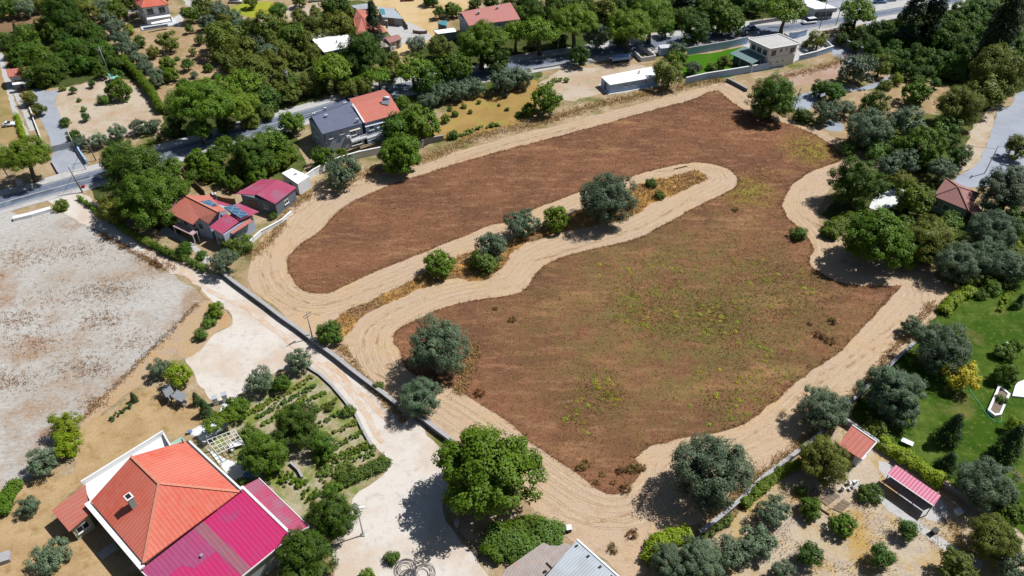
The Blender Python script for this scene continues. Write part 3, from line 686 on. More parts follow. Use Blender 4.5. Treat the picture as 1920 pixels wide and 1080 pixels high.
M['turq'] = plain('turquoise_sheet', A(90, 160, 176), .6, .2)
M['white'] = plain('white_render', (.72, .73, .74, 1), .8, .1, .6)
M['white_roof'] = plain('white_roof_coating', (.80, .80, .80, 1), .7, .06, .4)
M['pale_roof'] = plain('pale_flat_roof', A(214, 210, 208), .85, .14, .35, grime=A(190, 180, 170))
M['wall_grey'] = plain('blue_grey_render', (.38, .42, .52, 1), .85, .12, .5)
M['wall_pale'] = plain('pale_grey_render', (.50, .52, .56, 1), .85, .1, .5)
M['wall_beige'] = plain('beige_render', (.46, .45, .30, 1), .85, .1, .5)
M['wall_dark'] = plain('dark_render', (.15, .17, .20, 1), .85, .2, .5)
M['wall_green'] = plain('grey_green_render', (.28, .32, .29, 1), .85, .12, .5)
M['wall_blue_shade'] = plain('blue_white_shade_render', (.36, .50, .72, 1), .8, .12, .5)  # blue of the shade mixed into white walls' colour; trailer and cabin share it
M['wall_pink'] = plain('pink_render', (.45, .30, .30, 1), .85, .12, .5)
M['trim'] = plain('white_trim', (.74, .74, .73, 1), .6, .06)
M['gutter'] = plain('dark_gutter', (.05, .045, .05, 1), .5, .2)
M['frame'] = plain('window_frame', (.55, .55, .55, 1), .5, .05)
M['door'] = plain('door_panel', (.16, .11, .08, 1), .6, .2)
gl_, nt_, b_ = newmat('window_glass', .08, .5); b_.inputs['Base Color'].default_value = (.02, .026, .035, 1); M['glass'] = gl_
sp_, nt_, b_ = newmat('solar_cells', .12, .5)
uvn = N(nt_, 'ShaderNodeUVMap').outputs['UV']; br = N(nt_, 'ShaderNodeTexBrick'); br.offset = 0
for k_, v_ in (('Scale', 1.0), ('Mortar Size', .04), ('Brick Width', 1.0), ('Row Height', 1.7)): br.inputs[k_].default_value = v_
br.inputs['Color1'].default_value = (.05, .11, .19, 1); br.inputs['Color2'].default_value = (.06, .13, .22, 1); br.inputs['Mortar'].default_value = (.30, .34, .38, 1)
nt_.links.new(uvn, br.inputs['Vector']); nt_.links.new(br.outputs['Color'], b_.inputs['Base Color']); M['solar'] = sp_
M['steel'] = plain('galvanised_steel', (.42, .44, .46, 1), .45, .15, 2, .5, .4)
M['rust'] = plain('brown_fence', (.22, .12, .075, 1), .9, .3, 2)
M['wood'] = plain('weathered_wood', (.22, .17, .12, 1), .9, .35, 4)
M['black'] = plain('black_plastic', (.02, .02, .022, 1), .5, .1)
M['stonewall'] = plain('grey_stone_wall', (.25, .24, .235, 1), .95, .4, 2.0, .1, grime=(.12, .115, .11, 1))
M['cap_pale2'] = plain('pale_step', A(196, 194, 190), .9, .25, 2)
M['blockwall'] = plain('concrete_block_wall', (.32, .31, .30, 1), .95, .25, 1.2, .1)

# ---------------------------------------------------------------- building blocks
def area(P): return sum(a[0] * b[1] - b[0] * a[1] for a, b in zip(P, P[1:] + P[:1])) / 2
def inset(P, d):
    """shrink a counter-clockwise convex outline by d metres"""
    n = len(P); out = []
    for i in range(n):
        p0, p1, p2 = [Vector((q[0], q[1])) for q in (P[i - 1], P[i], P[(i + 1) % n])]
        e1 = (p1 - p0).normalized(); e2 = (p2 - p1).normalized()
        n1 = Vector((-e1.y, e1.x)); n2 = Vector((-e2.y, e2.x))
        b = n1 + n2; k = d / max(.3, (1 + n1.dot(n2)))
        out.append(p1 + b * k)
    return out
def prism_bm(bm, P, z0, z1):
    lo = [bm.verts.new((p[0], p[1], z0)) for p in P]; hi = [bm.verts.new((p[0], p[1], z1)) for p in P]
    n = len(P)
    for i in range(n): bm.faces.new((lo[i], lo[(i + 1) % n], hi[(i + 1) % n], hi[i]))
    bm.faces.new(hi); bm.faces.new(lo[::-1])
def box_bm(bm, c, ex, ey, ez, hx, hy, hz):
    """box with centre c, unit axes and half sizes"""
    v = [bm.verts.new(Vector(c) + ex * (sx * hx) + ey * (sy * hy) + ez * (sz * hz)) for sz in (-1, 1) for sx, sy in ((-1, -1), (1, -1), (1, 1), (-1, 1))]
    for f in ((0, 1, 2, 3), (7, 6, 5, 4), (0, 4, 5, 1), (1, 5, 6, 2), (2, 6, 7, 3), (3, 7, 4, 0)): bm.faces.new([v[i] for i in f])
Z = Vector((0, 0, 1))
def rbox(bm, c, hx, hy, hz, rz=0.0):
    ex = Vector((math.cos(rz), math.sin(rz), 0)); box_bm(bm, c, ex, Z.cross(ex), Z, hx, hy, hz)
class Bld:
    def __init__(s, name, label, cat, px, ze, group=None):
        s.eave = [G(x, y, ze) for x, y in px]
        if area(s.eave) < 0: s.eave = s.eave[::-1]; s.rev = True
        s.ze = ze; c = sum((Vector((p.x, p.y, 0)) for p in s.eave), Vector()) / len(s.eave)
        s.c = c; s.root = empty(name, c); tag(s.root, label, cat, group)
    def o(s, name, bm, mat, parent=None, lab=None):
        par = parent or s.root
        bmesh.ops.translate(bm, verts=bm.verts, vec=-s.c)
        ob = bm_obj(name, bm, mat, par)
        if lab: ob['label'] = lab
        return ob
    def walls(s, mat, d=.35, z0=0, z1=None, poly=None, gables=()):
        P = inset(poly or s.eave, d); s.W = P; bm = bmesh.new(); prism_bm(bm, P, z0 - .02, (z1 or s.ze) - .02)
        for i, h in gables:      # gable triangle over edge i
            a, b = P[i], P[(i + 1) % len(P)]; e = (b - a).normalized(); nn = Vector((-e.y, e.x)) * .2
            top = (a + b) / 2; zz = (z1 or s.ze) - .03
            f = [bm.verts.new((q.x, q.y, zq)) for q, zq in ((a, zz), (b, zz), (top, zz + h))]
            g = [bm.verts.new((q.x + nn.x, q.y + nn.y, zq)) for q, zq in ((a, zz), (b, zz), (top, zz + h))]
            bm.faces.new(f); bm.faces.new(g[::-1])
            for k in range(3): bm.faces.new((f[k], f[(k + 1) % 3], g[(k + 1) % 3], g[k]))
        s.zw = z1 or s.ze
        return s.o('wall', bm, mat)
    def roof(s, name, polys, th, mat, parent=None, lab=None, mat2=None):
        """polys: list of 3D outlines that share corners; given a thickness"""
        V = []; key = {}; F = []
        for pl in polys:
            f = []
            for p in pl:
                k = (round(p[0], 2), round(p[1], 2), round(p[2], 2))
                if k not in key: key[k] = len(V); V.append(Vector(p))
                f.append(key[k])
            nrm = Vector((0, 0, 0))
            for i in range(len(f)): a, b = V[f[i]], V[f[(i + 1) % len(f)]]; nrm += a.cross(b)
            F.append(f if nrm.z > 0 else f[::-1])
        n = len(V); cnt = {}
        for f in F:
            for a, b in zip(f, f[1:] + f[:1]): cnt[(a, b)] = 1
        side = [(b, a, a + n, b + n) for (a, b) in cnt if (b, a) not in cnt]
        verts = [v - s.c for v in V] + [v - s.c - Vector((0, 0, th)) for v in V]
        faces = F + [[i + n for i in f[::-1]] for f in F] + side
        ob = mesh_obj(name, verts, faces, mat, parent or s.root)
        if mat2:
            ob.data.materials.append(mat2)
            for p in list(ob.data.polygons)[len(F):]: p.material_index = 1
        uvl = ob.data.uv_layers.new(name='UVMap')
        for p in ob.data.polygons:
            nz = p.normal
            t = Z.cross(nz)
            if t.length < .06:
                a, b = [ob.data.vertices[ob.data.loops[i].vertex_index].co for i in list(p.loop_indices)[:2]]; t = b - a
            t.normalize(); b2 = nz.cross(t)
            for li in p.loop_indices:
                q = ob.data.vertices[ob.data.loops[li].vertex_index].co + s.c
                uvl.data[li].uv = (q.dot(t) + 500, q.dot(b2) + 500)
        if lab: ob['label'] = lab
        return ob
    def gable(s, zr, axis, th, mat, name='roof', lab=None):
        """ridge over the middle; axis 0: ridge parallel to edge 0"""
        E = s.eave if axis == 0 else s.eave[1:] + s.eave[:1]
        a, b, c, d = E; r1 = (a + d) / 2; r2 = (b + c) / 2; r1 = Vector((r1.x, r1.y, zr)); r2 = Vector((r2.x, r2.y, zr))
        s.ridge = (r1, r2)
        return s.roof(name, [(a, b, r2, r1), (c, d, r1, r2)], th, mat, lab=lab)
    def hip(s, zr, axis, th, mat, frac=.3):
        E = s.eave if axis == 0 else s.eave[1:] + s.eave[:1]
        a, b, c, d = E; m1 = (a + d) / 2; m2 = (b + c) / 2
        r1 = m1.lerp(m2, frac); r2 = m2.lerp(m1, frac); r1.z = r2.z = zr; s.ridge = (r1, r2)
        ob = s.roof('roof', [(a, b, r2, r1), (c, d, r1, r2), (b, c, r2), (d, a, r1)], th, mat)
        s.caps([(a, r1), (d, r1), (b, r2), (c, r2), (r1, r2)]); return ob
    def caps(s, segs, r=.14, mat=None):
        bm = bmesh.new()
        for a, b in segs:
            a = Vector(a); b = Vector(b); d = (b - a).normalized(); e = d.cross(Z).normalized()
            box_bm(bm, (a + b) / 2 + Z * .05, d, e, e.cross(d), (b - a).length / 2, r, .07)
        return s.o('ridge_cap', bm, mat or M['ridge'])
    def face(s, i, f, z, poly=None):
        P = poly or s.W; a, b = P[i % len(P)], P[(i + 1) % len(P)]
        e = (b - a).normalized(); L = (b - a).length; nn = Vector((e.y, -e.x, 0))
        return Vector((a.x + e.x * L * f, a.y + e.y * L * f, z)), Vector((e.x, e.y, 0)), nn
    def window(s, i, f, z, w, h, poly=None):
        p, e, nn = s.face(i, f, z, poly); bm = bmesh.new()
        for sx in (-1, 1): box_bm(bm, p + e * sx * (w / 2 - .04) + nn * .03, e, nn, Z, .05, .06, h / 2)
        for sz in (-1, 1): box_bm(bm, p + Z * sz * (h / 2 - .045) + nn * .028, e, nn, Z, w / 2 - .09, .058, .05)
        box_bm(bm, p + nn * .027, e, nn, Z, .03, .055, h / 2 - .095)
        fr = s.o('window', bm, M['frame'])
        bm = bmesh.new(); box_bm(bm, p + nn * .02, e, nn, Z, w / 2 - .09, .04, h / 2 - .095); s.o('pane', bm, M['glass'], fr)
        bm = bmesh.new(); box_bm(bm, p + nn * .08 - Z * (h / 2 + .05), e, nn, Z, w / 2 + .1, .12, .05); s.o('sill', bm, M['trim'], fr)
    def doorway(s, i, f, w=.95, h=2.1, poly=None):
        p, e, nn = s.face(i, f, h / 2, poly); bm = bmesh.new(); box_bm(bm, p + nn * .03, e, nn, Z, w / 2, .06, h / 2)
        d = s.o('door', bm, M['door'])
        bm = bmesh.new(); box_bm(bm, p + nn * .12 + e * (w / 2 - .12), e, nn, Z, .07, .03, .03); s.o('handle', bm, M['steel'], d)
    def slab(s, name, pts, th, mat, lab=None, parent=None):
        return s.roof(name, [[G(*p) for p in pts]], th, mat, lab=lab, parent=parent)
    def post(s, name, px, h, r=.07, mat=None, z0=0):
        p = G(px[0], px[1], z0); bm = bmesh.new(); tube(bm, [(p.x, p.y, z0 - .02), (p.x, p.y, h)], [r, r], 8); return s.o(name, bm, mat or M['steel'])
    def chimney(s, p, w, d, z0, z1, rz, mat, cap=None, name='chimney'):
        bm = bmesh.new(); rbox(bm, (p.x, p.y, (z0 + z1) / 2), w / 2, d / 2, (z1 - z0) / 2, rz); ch = s.o(name, bm, mat)
        bm = bmesh.new(); rbox(bm, (p.x, p.y, z1 + .06), w / 2 + .08, d / 2 + .08, .06, rz); s.o('cap', bm, cap or M['trim'], ch)
        bm = bmesh.new(); rbox(bm, (p.x, p.y, z1 + .16), w / 2 - .1, d / 2 - .1, .04, rz); s.o('flue', bm, M['black'], ch)
        return ch
    def prism(s, name, pts, z0, z1, mat, lab=None, parent=None):
        bm = bmesh.new(); prism_bm(bm, pts, z0, z1); return s.o(name, bm, mat, parent, lab)
def railing(B, px, z, h=.95, mat=None):
    P = [G(x, y, z) for x, y in px]; bm = bmesh.new()
    for p, q in zip(P, P[1:]):
        u = (q - p).normalized(); L = (q - p).length
        for zz in (h, h * .55): box_bm(bm, (p + q) / 2 + Z * zz, u, Z.cross(u), Z, L / 2, .03, .03)
        n = max(2, int(L / .5))
        for k in range(n + 1):
            c = p.lerp(q, k / n); box_bm(bm, c + Z * h / 2, u, Z.cross(u), Z, .02, .02, h / 2)
    B.o('railing', bm, mat or M['trim'])
def rz_of(a, b): d = Vector(b) - Vector(a); return math.atan2(d.y, d.x)

# ================================================================ the big house in the near corner
ze = 4.5
H1 = Bld('house', 'large house under an orange tiled roof with one chimney and white rear terrace', 'house', [(269,1056),(449,922),(347,827),(170,940)], ze)
H1.walls(M['wall_beige'], .55, gables=((2, 3.0),))
a, b, c, d = H1.eave
apex = a.lerp(b, .5).lerp(d.lerp(c, .5), .49); apex.z = ze + 3.3
gab = d.lerp(c, .49); gab.z = ze + 3.3
H1.roof('roof', [(a, b, apex), (b, c, gab, apex), (d, a, apex, gab)], .16, M['tile_orange'])
H1.caps([(a, apex), (b, apex), (apex, gab)], .17)
rz = rz_of(a, b); ex = (b - a).normalized(); ey = (c - b).normalized()
# chimney half way up the left slope
pc = a.lerp(b, .235).lerp(d.lerp(c, .235), .55); H1.chimney(pc, .75, .95, ze + 1.0, ze + 3.5, rz, M['wall_green'])
bm = bmesh.new(); prism_bm(bm, [a - ex * .75 - ey * .2, a - ex * .02 - ey * .2, d - ex * .02 + ey * .5, d - ex * .75 + ey * .5], ze - .55, ze - .28); H1.o('eave_ledge', bm, M['trim'])
bm = bmesh.new(); prism_bm(bm, [b + ex * .02, b + ex * .32, c + ex * .32, c + ex * .02], ze - .35, ze - .16); H1.o('gutter', bm, M['gutter'])
bm = bmesh.new(); prism_bm(bm, [b + ex * .33, b + ex * .75, c + ex * .75 + ey * .3, c + ex * .33 + ey * .3], ze - 1.0, ze - .8); H1.o('side_ledge', bm, M['trim'])
# rear terrace with parapet
t0, t1 = d + ey * .35 - ex * .2, c + ey * .35 - ex * 2.2
w0, w1 = G(155,906,3.7), G(306,812,3.7)
bm = bmesh.new(); prism_bm(bm, [d + ey * .02 - ex * .2, c - ex * 2.0 + ey * .02, w1, w0], 0, 3.3); tr = H1.o('terrace', bm, M['white'])
bm = bmesh.new()
for q0, q1 in ((w0, w1), (c - ex * 2.0, w1)):
    m_ = (q0 + q1) / 2; u_ = (q1 - q0).normalized(); box_bm(bm, Vector((m_.x, m_.y, 3.75)), u_, Z.cross(u_), Z, (q1 - q0).length / 2 + .1, .11, .46)
H1.o('parapet', bm, M['trim'], tr)
p_ = c + ey * 1.3 - ex * .9; bm = bmesh.new(); rbox(bm, (p_.x, p_.y, 1.6), 1.3, 1.1, 1.6, rz); H1.o('store_room', bm, plain('sea_green_render', (.30, .44, .38, 1), .8, .15, .5))
# lean-to porch on the left
L1 = [G(96,956,3.1), G(129,996,3.1), G(170,966,3.1), G(162,911,3.1)]
for q, zz in zip(L1, (3.0, 3.0, 3.5, 3.5)): q.z = zz
H1.roof('porch_roof', [L1], .14, M['tile_red'])
H1.prism('porch_wall', inset([Vector((q.x, q.y)) for q in L1], .35), 0, 2.9, M['wall_beige'])
pw = inset([Vector((q.x, q.y)) for q in L1], .35)
H1.window(1, .5, 1.75, 1.7, 1.2, pw); H1.window(0, .5, 1.75, 1.0, 1.1, pw)
for f_ in (.25, .6): H1.window(3, f_, 2.6, 1.3, 1.4)
H1.window(1, .3, 2.6, 1.3, 1.4); H1.window(1, .7, 2.6, 1.3, 1.4)
sp0 = a.lerp(d, .62) - ex * 1.6; H1.prism('porch_steps', [Vector((sp0.x, sp0.y)) + Vector((math.cos(rz), math.sin(rz))) * qx + Vector((-math.sin(rz), math.cos(rz))) * qy for qx, qy in ((-1.4, -.7), (.9, -.7), (.9, .6), (-1.4, .6))], 0, .35, M['cap_pale2'])
for q in ((345, 824),):
    bm = bmesh.new(); pp = c - ex * .4 - ey * .3; tube(bm, [(pp.x, pp.y, ze + .1), (pp.x, pp.y, ze + 1.1)], [.1, .1], 8); vp = H1.o('vent_pipe', bm, M['rust'])

# the annex with the magenta metal roof
H2 = Bld('metal_roofed_annex', 'annex with a bright magenta ribbed metal roof beside the orange roofed house', 'building', [(357,1159),(579,988),(485,897),(263,1068)], 3.3)
H2.walls(M['wall_green'], .4)
a, b, c, d = H2.eave
r1 = a.lerp(b, .86); r2 = d.lerp(c, .86); r1.z = r2.z = 4.1; ex = (b - a).normalized(); ey = (c - b).normalized()
H2.roof('roof', [(a, r1, r2, d)], .1, M['magenta'])
H2.roof('roof', [(r1, b, c, r2)], .1, M['magenta_dull'])
H2.caps([(r1, r2)], .16, M['trim'])
def on2(f, g, dz=.03):
    p = a.lerp(b, f).lerp(d.lerp(c, f), g); p.z = 3.3 + .8 * f / .86 + dz; return p
H2.roof('weathered_sheets', [[on2(.0, .66, .015), on2(.2, .66, .015), on2(.24, .5, .015), on2(.42, .5, .015), on2(.42, .985, .015), on2(.0, .985, .015)]], .012, M['magenta_old'])
H2.roof('translucent_strip', [[on2(.42, .0), on2(.50, .0), on2(.50, .99), on2(.42, .99)]], .02, M['skylight_strip'])
bm = bmesh.new()
for q0, q1, o_ in ((a, d, -ex), (b, c, ex), (a, r1, -ey), (r1, b, -ey)):
    u_ = (q1 - q0).normalized(); box_bm(bm, (q0 + q1) / 2 + o_ * .06 + Z * .01, u_, u_.cross(o_).normalized(), o_, (q1 - q0).length / 2, .1, .05)
H2.o('edge_trim', bm, M['trim'])
bm = bmesh.new(); q0, q1 = r2.copy(), d.lerp(c, .62); q0.z = 4.16; q1.z = 3.9; u_ = (q1 - q0).normalized(); box_bm(bm, (q0 + q1) / 2 + Z * .08 - ey * .2, u_, u_.cross(Z).normalized(), Z, (q1 - q0).length / 2, .2, .1); H2.o('flashing', bm, M['trim'])
pp = on2(.33, .57, 0); bm = bmesh.new(); rbox(bm, (pp.x, pp.y, pp.z + .22), .2, .16, .22, rz); H2.o('roof_vent', bm, M['steel'])
H2.window(1, .3, 1.6, 1.4, 1.2); H2.window(1, .65, 1.6, 1.4, 1.2); H2.window(0, .8, 1.6, 1.4, 1.2)

# grey corrugated barn and its stained lean-to
H3 = Bld('corrugated_barn', 'barn under a pale corrugated metal roof at the bottom edge of the field', 'building', [(1195,1112),(1082,1012),(1005,1102),(1115,1215)], 3.6)
H3.walls(M['blockwall'], .4)
H3.roof('roof', [H3.eave], .08, M['corr_white'])
e0, e1 = H3.eave[0], H3.eave[1]; u_ = (e1 - e0).normalized(); bm = bmesh.new(); box_bm(bm, (e0 + e1) / 2 + Z * .06, u_, Z.cross(u_), Z, (e1 - e0).length / 2, .12, .06); H3.o('edge_trim', bm, M['trim'])
for f_ in (.05, .25, .45, .63, .8):
    q = e1.lerp(e0, f_) + (H3.eave[2] - e1).normalized() * .75; bm = bmesh.new(); rbox(bm, (q.x, q.y, 3.68), .2, .12, .07, .6); H3.o('roof_stone', bm, M['black'])
H3.doorway(0, .5, 2.4, 2.6)
H4 = Bld('lean_to_shed', 'low shed with stained ridged cement sheets beside the corrugated barn', 'shed', [(1075,1025),(1059,1017),(1040,1027),(1019,1017),(950,1065),(935,1090),(1000,1100)], 2.6)
H4.root.location = H4.c
H4.roof('roof', [H4.eave], .07, M['corr_grey'])
H4.walls(M['blockwall'], .45, poly=[H4.eave[i] for i in (0, 1, 3, 4, 5, 6)])
for px_, n_ in (((1032,1062), 'roof_beam'),):
    q = G(px_[0], px_[1], 2.75); bm = bmesh.new(); rbox(bm, (q.x, q.y, 2.7), .75, .08, .06, -.85); H4.o(n_, bm, M['black'])
q = G(1022,1072,2.7); bm = bmesh.new(); rbox(bm, (q.x, q.y, 2.72), .22, .16, .08, .4); H4.o('roof_stone', bm, M['black'])

# tile-roofed shed and pink-roofed shelter by the lawn
H5 = Bld('tiled_shed', 'small garden shed with a red tiled roof at the lawn corner', 'shed', [(1573,832),(1616,860),(1642,833),(1596,801)], 2.6)
for q, zz in zip(H5.eave, (2.4, 2.4, 3.1, 3.1)): q.z = zz
H5.roof('roof', [H5.eave], .12, M['tile_red']); H5.walls(M['wall_pale'], .3, z1=2.3)
bm = bmesh.new()
for i_ in (1, 2): u_ = (H5.eave[(i_ + 1) % 4] - H5.eave[i_]); box_bm(bm, (H5.eave[(i_ + 1) % 4] + H5.eave[i_]) / 2 + Z * .02, u_.normalized(), Z.cross(u_).normalized(), Z, u_.length / 2, .08, .09)
H5.o('edge_trim', bm, M['trim']); H5.doorway(0, .6); H5.window(1, .5, 1.4, .9, .8)
H6 = Bld('open_shelter', 'long open shelter with a pink ribbed sheet roof next to the hedge', 'shelter', [(1664,887),(1752,947),(1764,930),(1679,872)], 2.8)
for q, zz in zip(H6.eave, (2.6, 2.6, 2.9, 2.9)): q.z = zz
H6.roof('roof', [H6.eave], .06, M['pink_sheet'])
bm = bmesh.new(); q0, q1 = H6.eave[0], H6.eave[1]; u_ = (q1 - q0).normalized(); box_bm(bm, (q0 + q1) / 2 - Z * .02 - Z.cross(u_) * .04, u_, Z.cross(u_), Z, (q1 - q0).length / 2, .05, .07); H6.o('edge_trim', bm, M['trim'])
for i_, j_ in ((0, 1), (3, 2)):
    for f_ in (.03, .35, .66, .97):
        q = H6.eave[i_].lerp(H6.eave[j_], f_); bm = bmesh.new(); tube(bm, [(q.x, q.y, -.02), (q.x, q.y, 2.5)], [.07, .07], 6); H6.o('post', bm, M['wood'])
bm = bmesh.new(); q = (H6.eave[3] + H6.eave[2]) / 2; u_ = (H6.eave[2] - H6.eave[3]).normalized(); box_bm(bm, Vector((q.x, q.y, 1.2)), u_, Z.cross(u_), Z, (H6.eave[2] - H6.eave[3]).length / 2 - .2, .08, 1.2); H6.o('back_wall', bm, M['blockwall'])
# small red-roofed kennel
H7 = Bld('kennel', 'tiny red-roofed kennel beside the tiled shed and boundary wall', 'kennel', [(1551,806),(1562,813),(1568,806),(1558,798)], 1.6)
H7.gable(2.1, 0, .08, M['tile_red']); H7.walls(M['wall_dark'], .15)
H7.doorway(0, .5, .5, .8)

# ---- house with the solar panels, across the lane
z_ = lambda x, y: (290 + x / 6.75, 320 + y / 6.75)
H8 = Bld('solar_panel_house', 'red roofed house with dark solar panels on its tiled and metal roofs', 'house', [z_(180,535), z_(680,680), z_(900,510), z_(400,330)], 4.4)
H8.eave = [G(*z_(180,533), 4.4), G(*z_(680,672), 4.4), G(*z_(960,430), 4.4), G(*z_(640,300), 4.4)]
H8.walls(M['wall_grey'], .6, poly=[G(*z_(230,560), 4.4), G(*z_(690,680), 4.4), G(*z_(950,440), 4.4), G(*z_(520,310), 4.4)])
rA, rB = G(*z_(385,310), 6.2), G(*z_(800,520), 6.2)
H8.roof('roof', [(G(*z_(180,530), 4.4), G(*z_(480,682), 4.3), G(*z_(560,600), 4.9), rB, rA), (G(*z_(560,600), 4.9), G(*z_(682,672), 4.4), rB)], .16, M['tile_red'])
H8.roof('back_roof', [(rA, rB, G(*z_(900,510), 5.5), G(*z_(690,312), 4.9))], .14, M['tile_red'])
H8.roof('side_roof', [(rA, G(*z_(180,530), 4.4), G(*z_(60,485), 3.6), G(*z_(300,360), 4.6))], .12, M['tile_pink'])
H8.caps([(rA, rB)], .18, M['ridge'])
H8.slab('solar_panel', [(*z_(560,390), 6.35), (*z_(670,462), 6.0), (*z_(800,428), 5.85), (*z_(690,368), 6.15)], .08, M['solar'])
H8.slab('metal_roof', [(*z_(690,712), 4.0), (*z_(855,802), 3.8), (*z_(1072,640), 4.2), (*z_(900,540), 4.6)], .1, M['magenta_dull'])
H8.slab('metal_roof', [(*z_(880,470), 5.0), (*z_(1075,625), 4.5), (*z_(1322,518), 4.1), (*z_(1060,410), 4.8)], .1, M['magenta_dull'])
H8.slab('solar_panel', [(*z_(870,462), 5.25), (*z_(1085,600), 4.8), (*z_(1195,552), 4.65), (*z_(985,430), 5.1)], .08, M['solar'])
H8.slab('porch_roof', [(*z_(925,770), 3.2), (*z_(985,800), 3.1), (*z_(1235,640), 3.2), (*z_(1190,588), 3.6)], .1, M['tile_red'])
H8.slab('lean_to_roof', [(*z_(690,312), 4.3), (*z_(830,445), 3.6), (*z_(975,432), 3.4), (*z_(800,380), 3.9)], .1, M['magenta_dull'])
pl = [G(*z_(230,700), 2.6), G(*z_(470,815), 2.6), G(*z_(525,775), 2.6), G(*z_(300,640), 2.6)]
H8.roof('balcony', [pl], .25, M['wall_pink'])
for q in pl[:3]:
    bm = bmesh.new(); tube(bm, [(q.x, q.y + .25, -.02), (q.x, q.y + .25, 2.5)], [.13, .13], 6); H8.o('post', bm, M['wall_pale'])
P9 = [G(*z_(705,760), 3.6), G(*z_(870,840), 3.6), G(*z_(1290,560), 3.6), G(*z_(1000,480), 3.6)]
H8.prism('extension_wall', inset([Vector((q.x, q.y)) for q in P9], .5), 0, 3.55, M['wall_grey'])
pw9 = inset([Vector((q.x, q.y)) for q in P9], .5)
for f_ in (.2, .45, .7): H8.window(0, f_, 2.8, 1.1, 1.5)
for f_ in (.3, .7): H8.window(0, f_, 1.6, .9, 1.3, pw9)
H8.doorway(1, .2, 1.0, 2.1, pw9); H8.doorway(0, .5)
pch = G(*z_(768,345), 4.2); H8.chimney(pch, .5, .5, 3.6, 5.2, .3, M['wall_dark'])

# ---- magenta-roofed garage
H9 = Bld('magenta_garage', 'dark garage with a red-magenta ribbed metal roof by the white box', 'garage', [z_(1030,290), z_(1290,310), z_(1525,420), z_(1790,210)], 3.4)
H9.eave = [G(*z_(1030,290), 3.3), G(*z_(1270,308), 3.3), G(*z_(1525,420), 3.3), G(*z_(1795,212), 3.3), G(*z_(1560,110), 3.3), G(*z_(1345,108), 3.3)]
rg0, rg1 = G(*z_(1285,300), 3.9), G(*z_(1560,112), 3.9)
H9.roof('roof', [(H9.eave[0], H9.eave[1], rg0, rg1, H9.eave[5]), (rg0, H9.eave[2], H9.eave[3], rg1)], .1, M['magenta_dull'])
H9.walls(M['wall_dark'], .3, poly=[G(*z_(1060,300), 3.3), G(*z_(1525,420), 3.3), G(*z_(1795,212), 3.3), G(*z_(1350,108), 3.3)], z1=3.2)
H9.doorway(0, .3, 2.2, 2.3); H9.window(1, .5, 1.7, 1.2, .9); H9.window(0, .7, 1.7, 1.0, .9)
z_ = lambda x, y: (480 + x / 4, 270 + y / 4)
H10 = Bld('white_box_hut', 'small white flat-roofed box hut at the end of the garden wall', 'hut', [z_(192,218), z_(312,300), z_(402,242), z_(270,180)], 2.9)
H10.walls(M['white'], .02, z1=2.9); H10.roof('roof', [H10.eave], .1, M['white_roof']); H10.doorway(0, .5, .8, 1.9)
bm = bmesh.new(); q = (H10.eave[0] + H10.eave[2]) / 2; rbox(bm, (q.x, q.y, 3.05), .3, .2, .12, .4); H10.o('roof_vent', bm, M['steel'])

# ---- the grey and red duplex
z_ = lambda x, y: (560 + x / 6.75, 160 + y / 6.75)
zt = 5.8
H11 = Bld('grey_roofed_house', 'two storey blue-grey house under a plain dark grey pitched roof', 'house', [z_(300,618), z_(815,475), z_(640,190), z_(160,400)], zt)
a, b, c, d = G(*z_(300,618), zt), G(*z_(815,475), zt), G(*z_(645,215), zt + .9), G(*z_(165,395), zt + .9)
bk0, bk1 = G(*z_(75,415), zt), G(*z_(580,180), zt)
wl = [a, b, G(*z_(600,200), zt), G(*z_(110,420), zt)]
H11.walls(M['wall_grey'], .25, poly=wl)
H11.roof('roof', [(a, b, c, d), (d, c, bk1, bk0)], .14, M['slate'])
H11.caps([(d, c)], .12, M['slate'])
for px_, h_ in ((z_(352,410), .9), (z_(340,320), .9), (z_(590,250), .8), (z_(195,385), .8), (z_(745,450), .7)):
    q = G(px_[0], px_[1], zt + .5); H11.chimney(q, .42, .42, zt + .1, zt + .3 + h_, .3, M['wall_pale'])
for f_, zz, w_, hh in ((.17, 4.3, .9, .6), (.46, 4.6, 1.0, .5), (.74, 4.0, 1.6, 1.5), (.8, 1.5, 2.6, 1.8)): H11.window(0, f_, zz, w_, hh)
for f_ in (.3, .6): H11.window(3, f_, 4.0, 1.0, 1.2); H11.window(3, f_, 1.5, 1.0, 1.2)
H11.slab('balcony', [(*z_(655,690), 2.9), (*z_(680,722), 2.9), (*z_(870,655), 2.9), (*z_(840,620), 2.9)], .3, M['wall_pale'])
H11.slab('awning', [(*z_(640,575), 5.0), (*z_(650,588), 4.8), (*z_(785,548), 4.8), (*z_(770,535), 5.0)], .06, plain('cream_awning', (.68, .62, .48, 1), .8, .1))
p_, e_, n_ = H11.face(0, .02, 2.9); bm = bmesh.new(); tube(bm, [tuple(p_ + n_ * .08 - Z * 2.9), tuple(p_ + n_ * .08 + Z * 2.8)], [.06, .06], 6); H11.o('drainpipe', bm, M['gutter'])
H12 = Bld('red_roofed_house', 'two storey pale house with a terracotta roof carrying a solar water heater', 'house', [z_(830,480), z_(1295,350), z_(1165,125), z_(700,250)], zt)
a, b, c, d = G(*z_(830,480), zt), G(*z_(1295,350), zt), G(*z_(1150,112), zt + 1.0), G(*z_(685,245), zt + 1.0)
bk0, bk1 = G(*z_(640,170), zt), G(*z_(1080, 50), zt)
H12.walls(M['wall_blue_shade'], .3, poly=[a, b, G(*z_(1100,70), zt), G(*z_(660,200), zt)])
H12.roof('roof', [(a, b, c, d), (d, c, bk1, bk0)], .14, M['tile_red'])
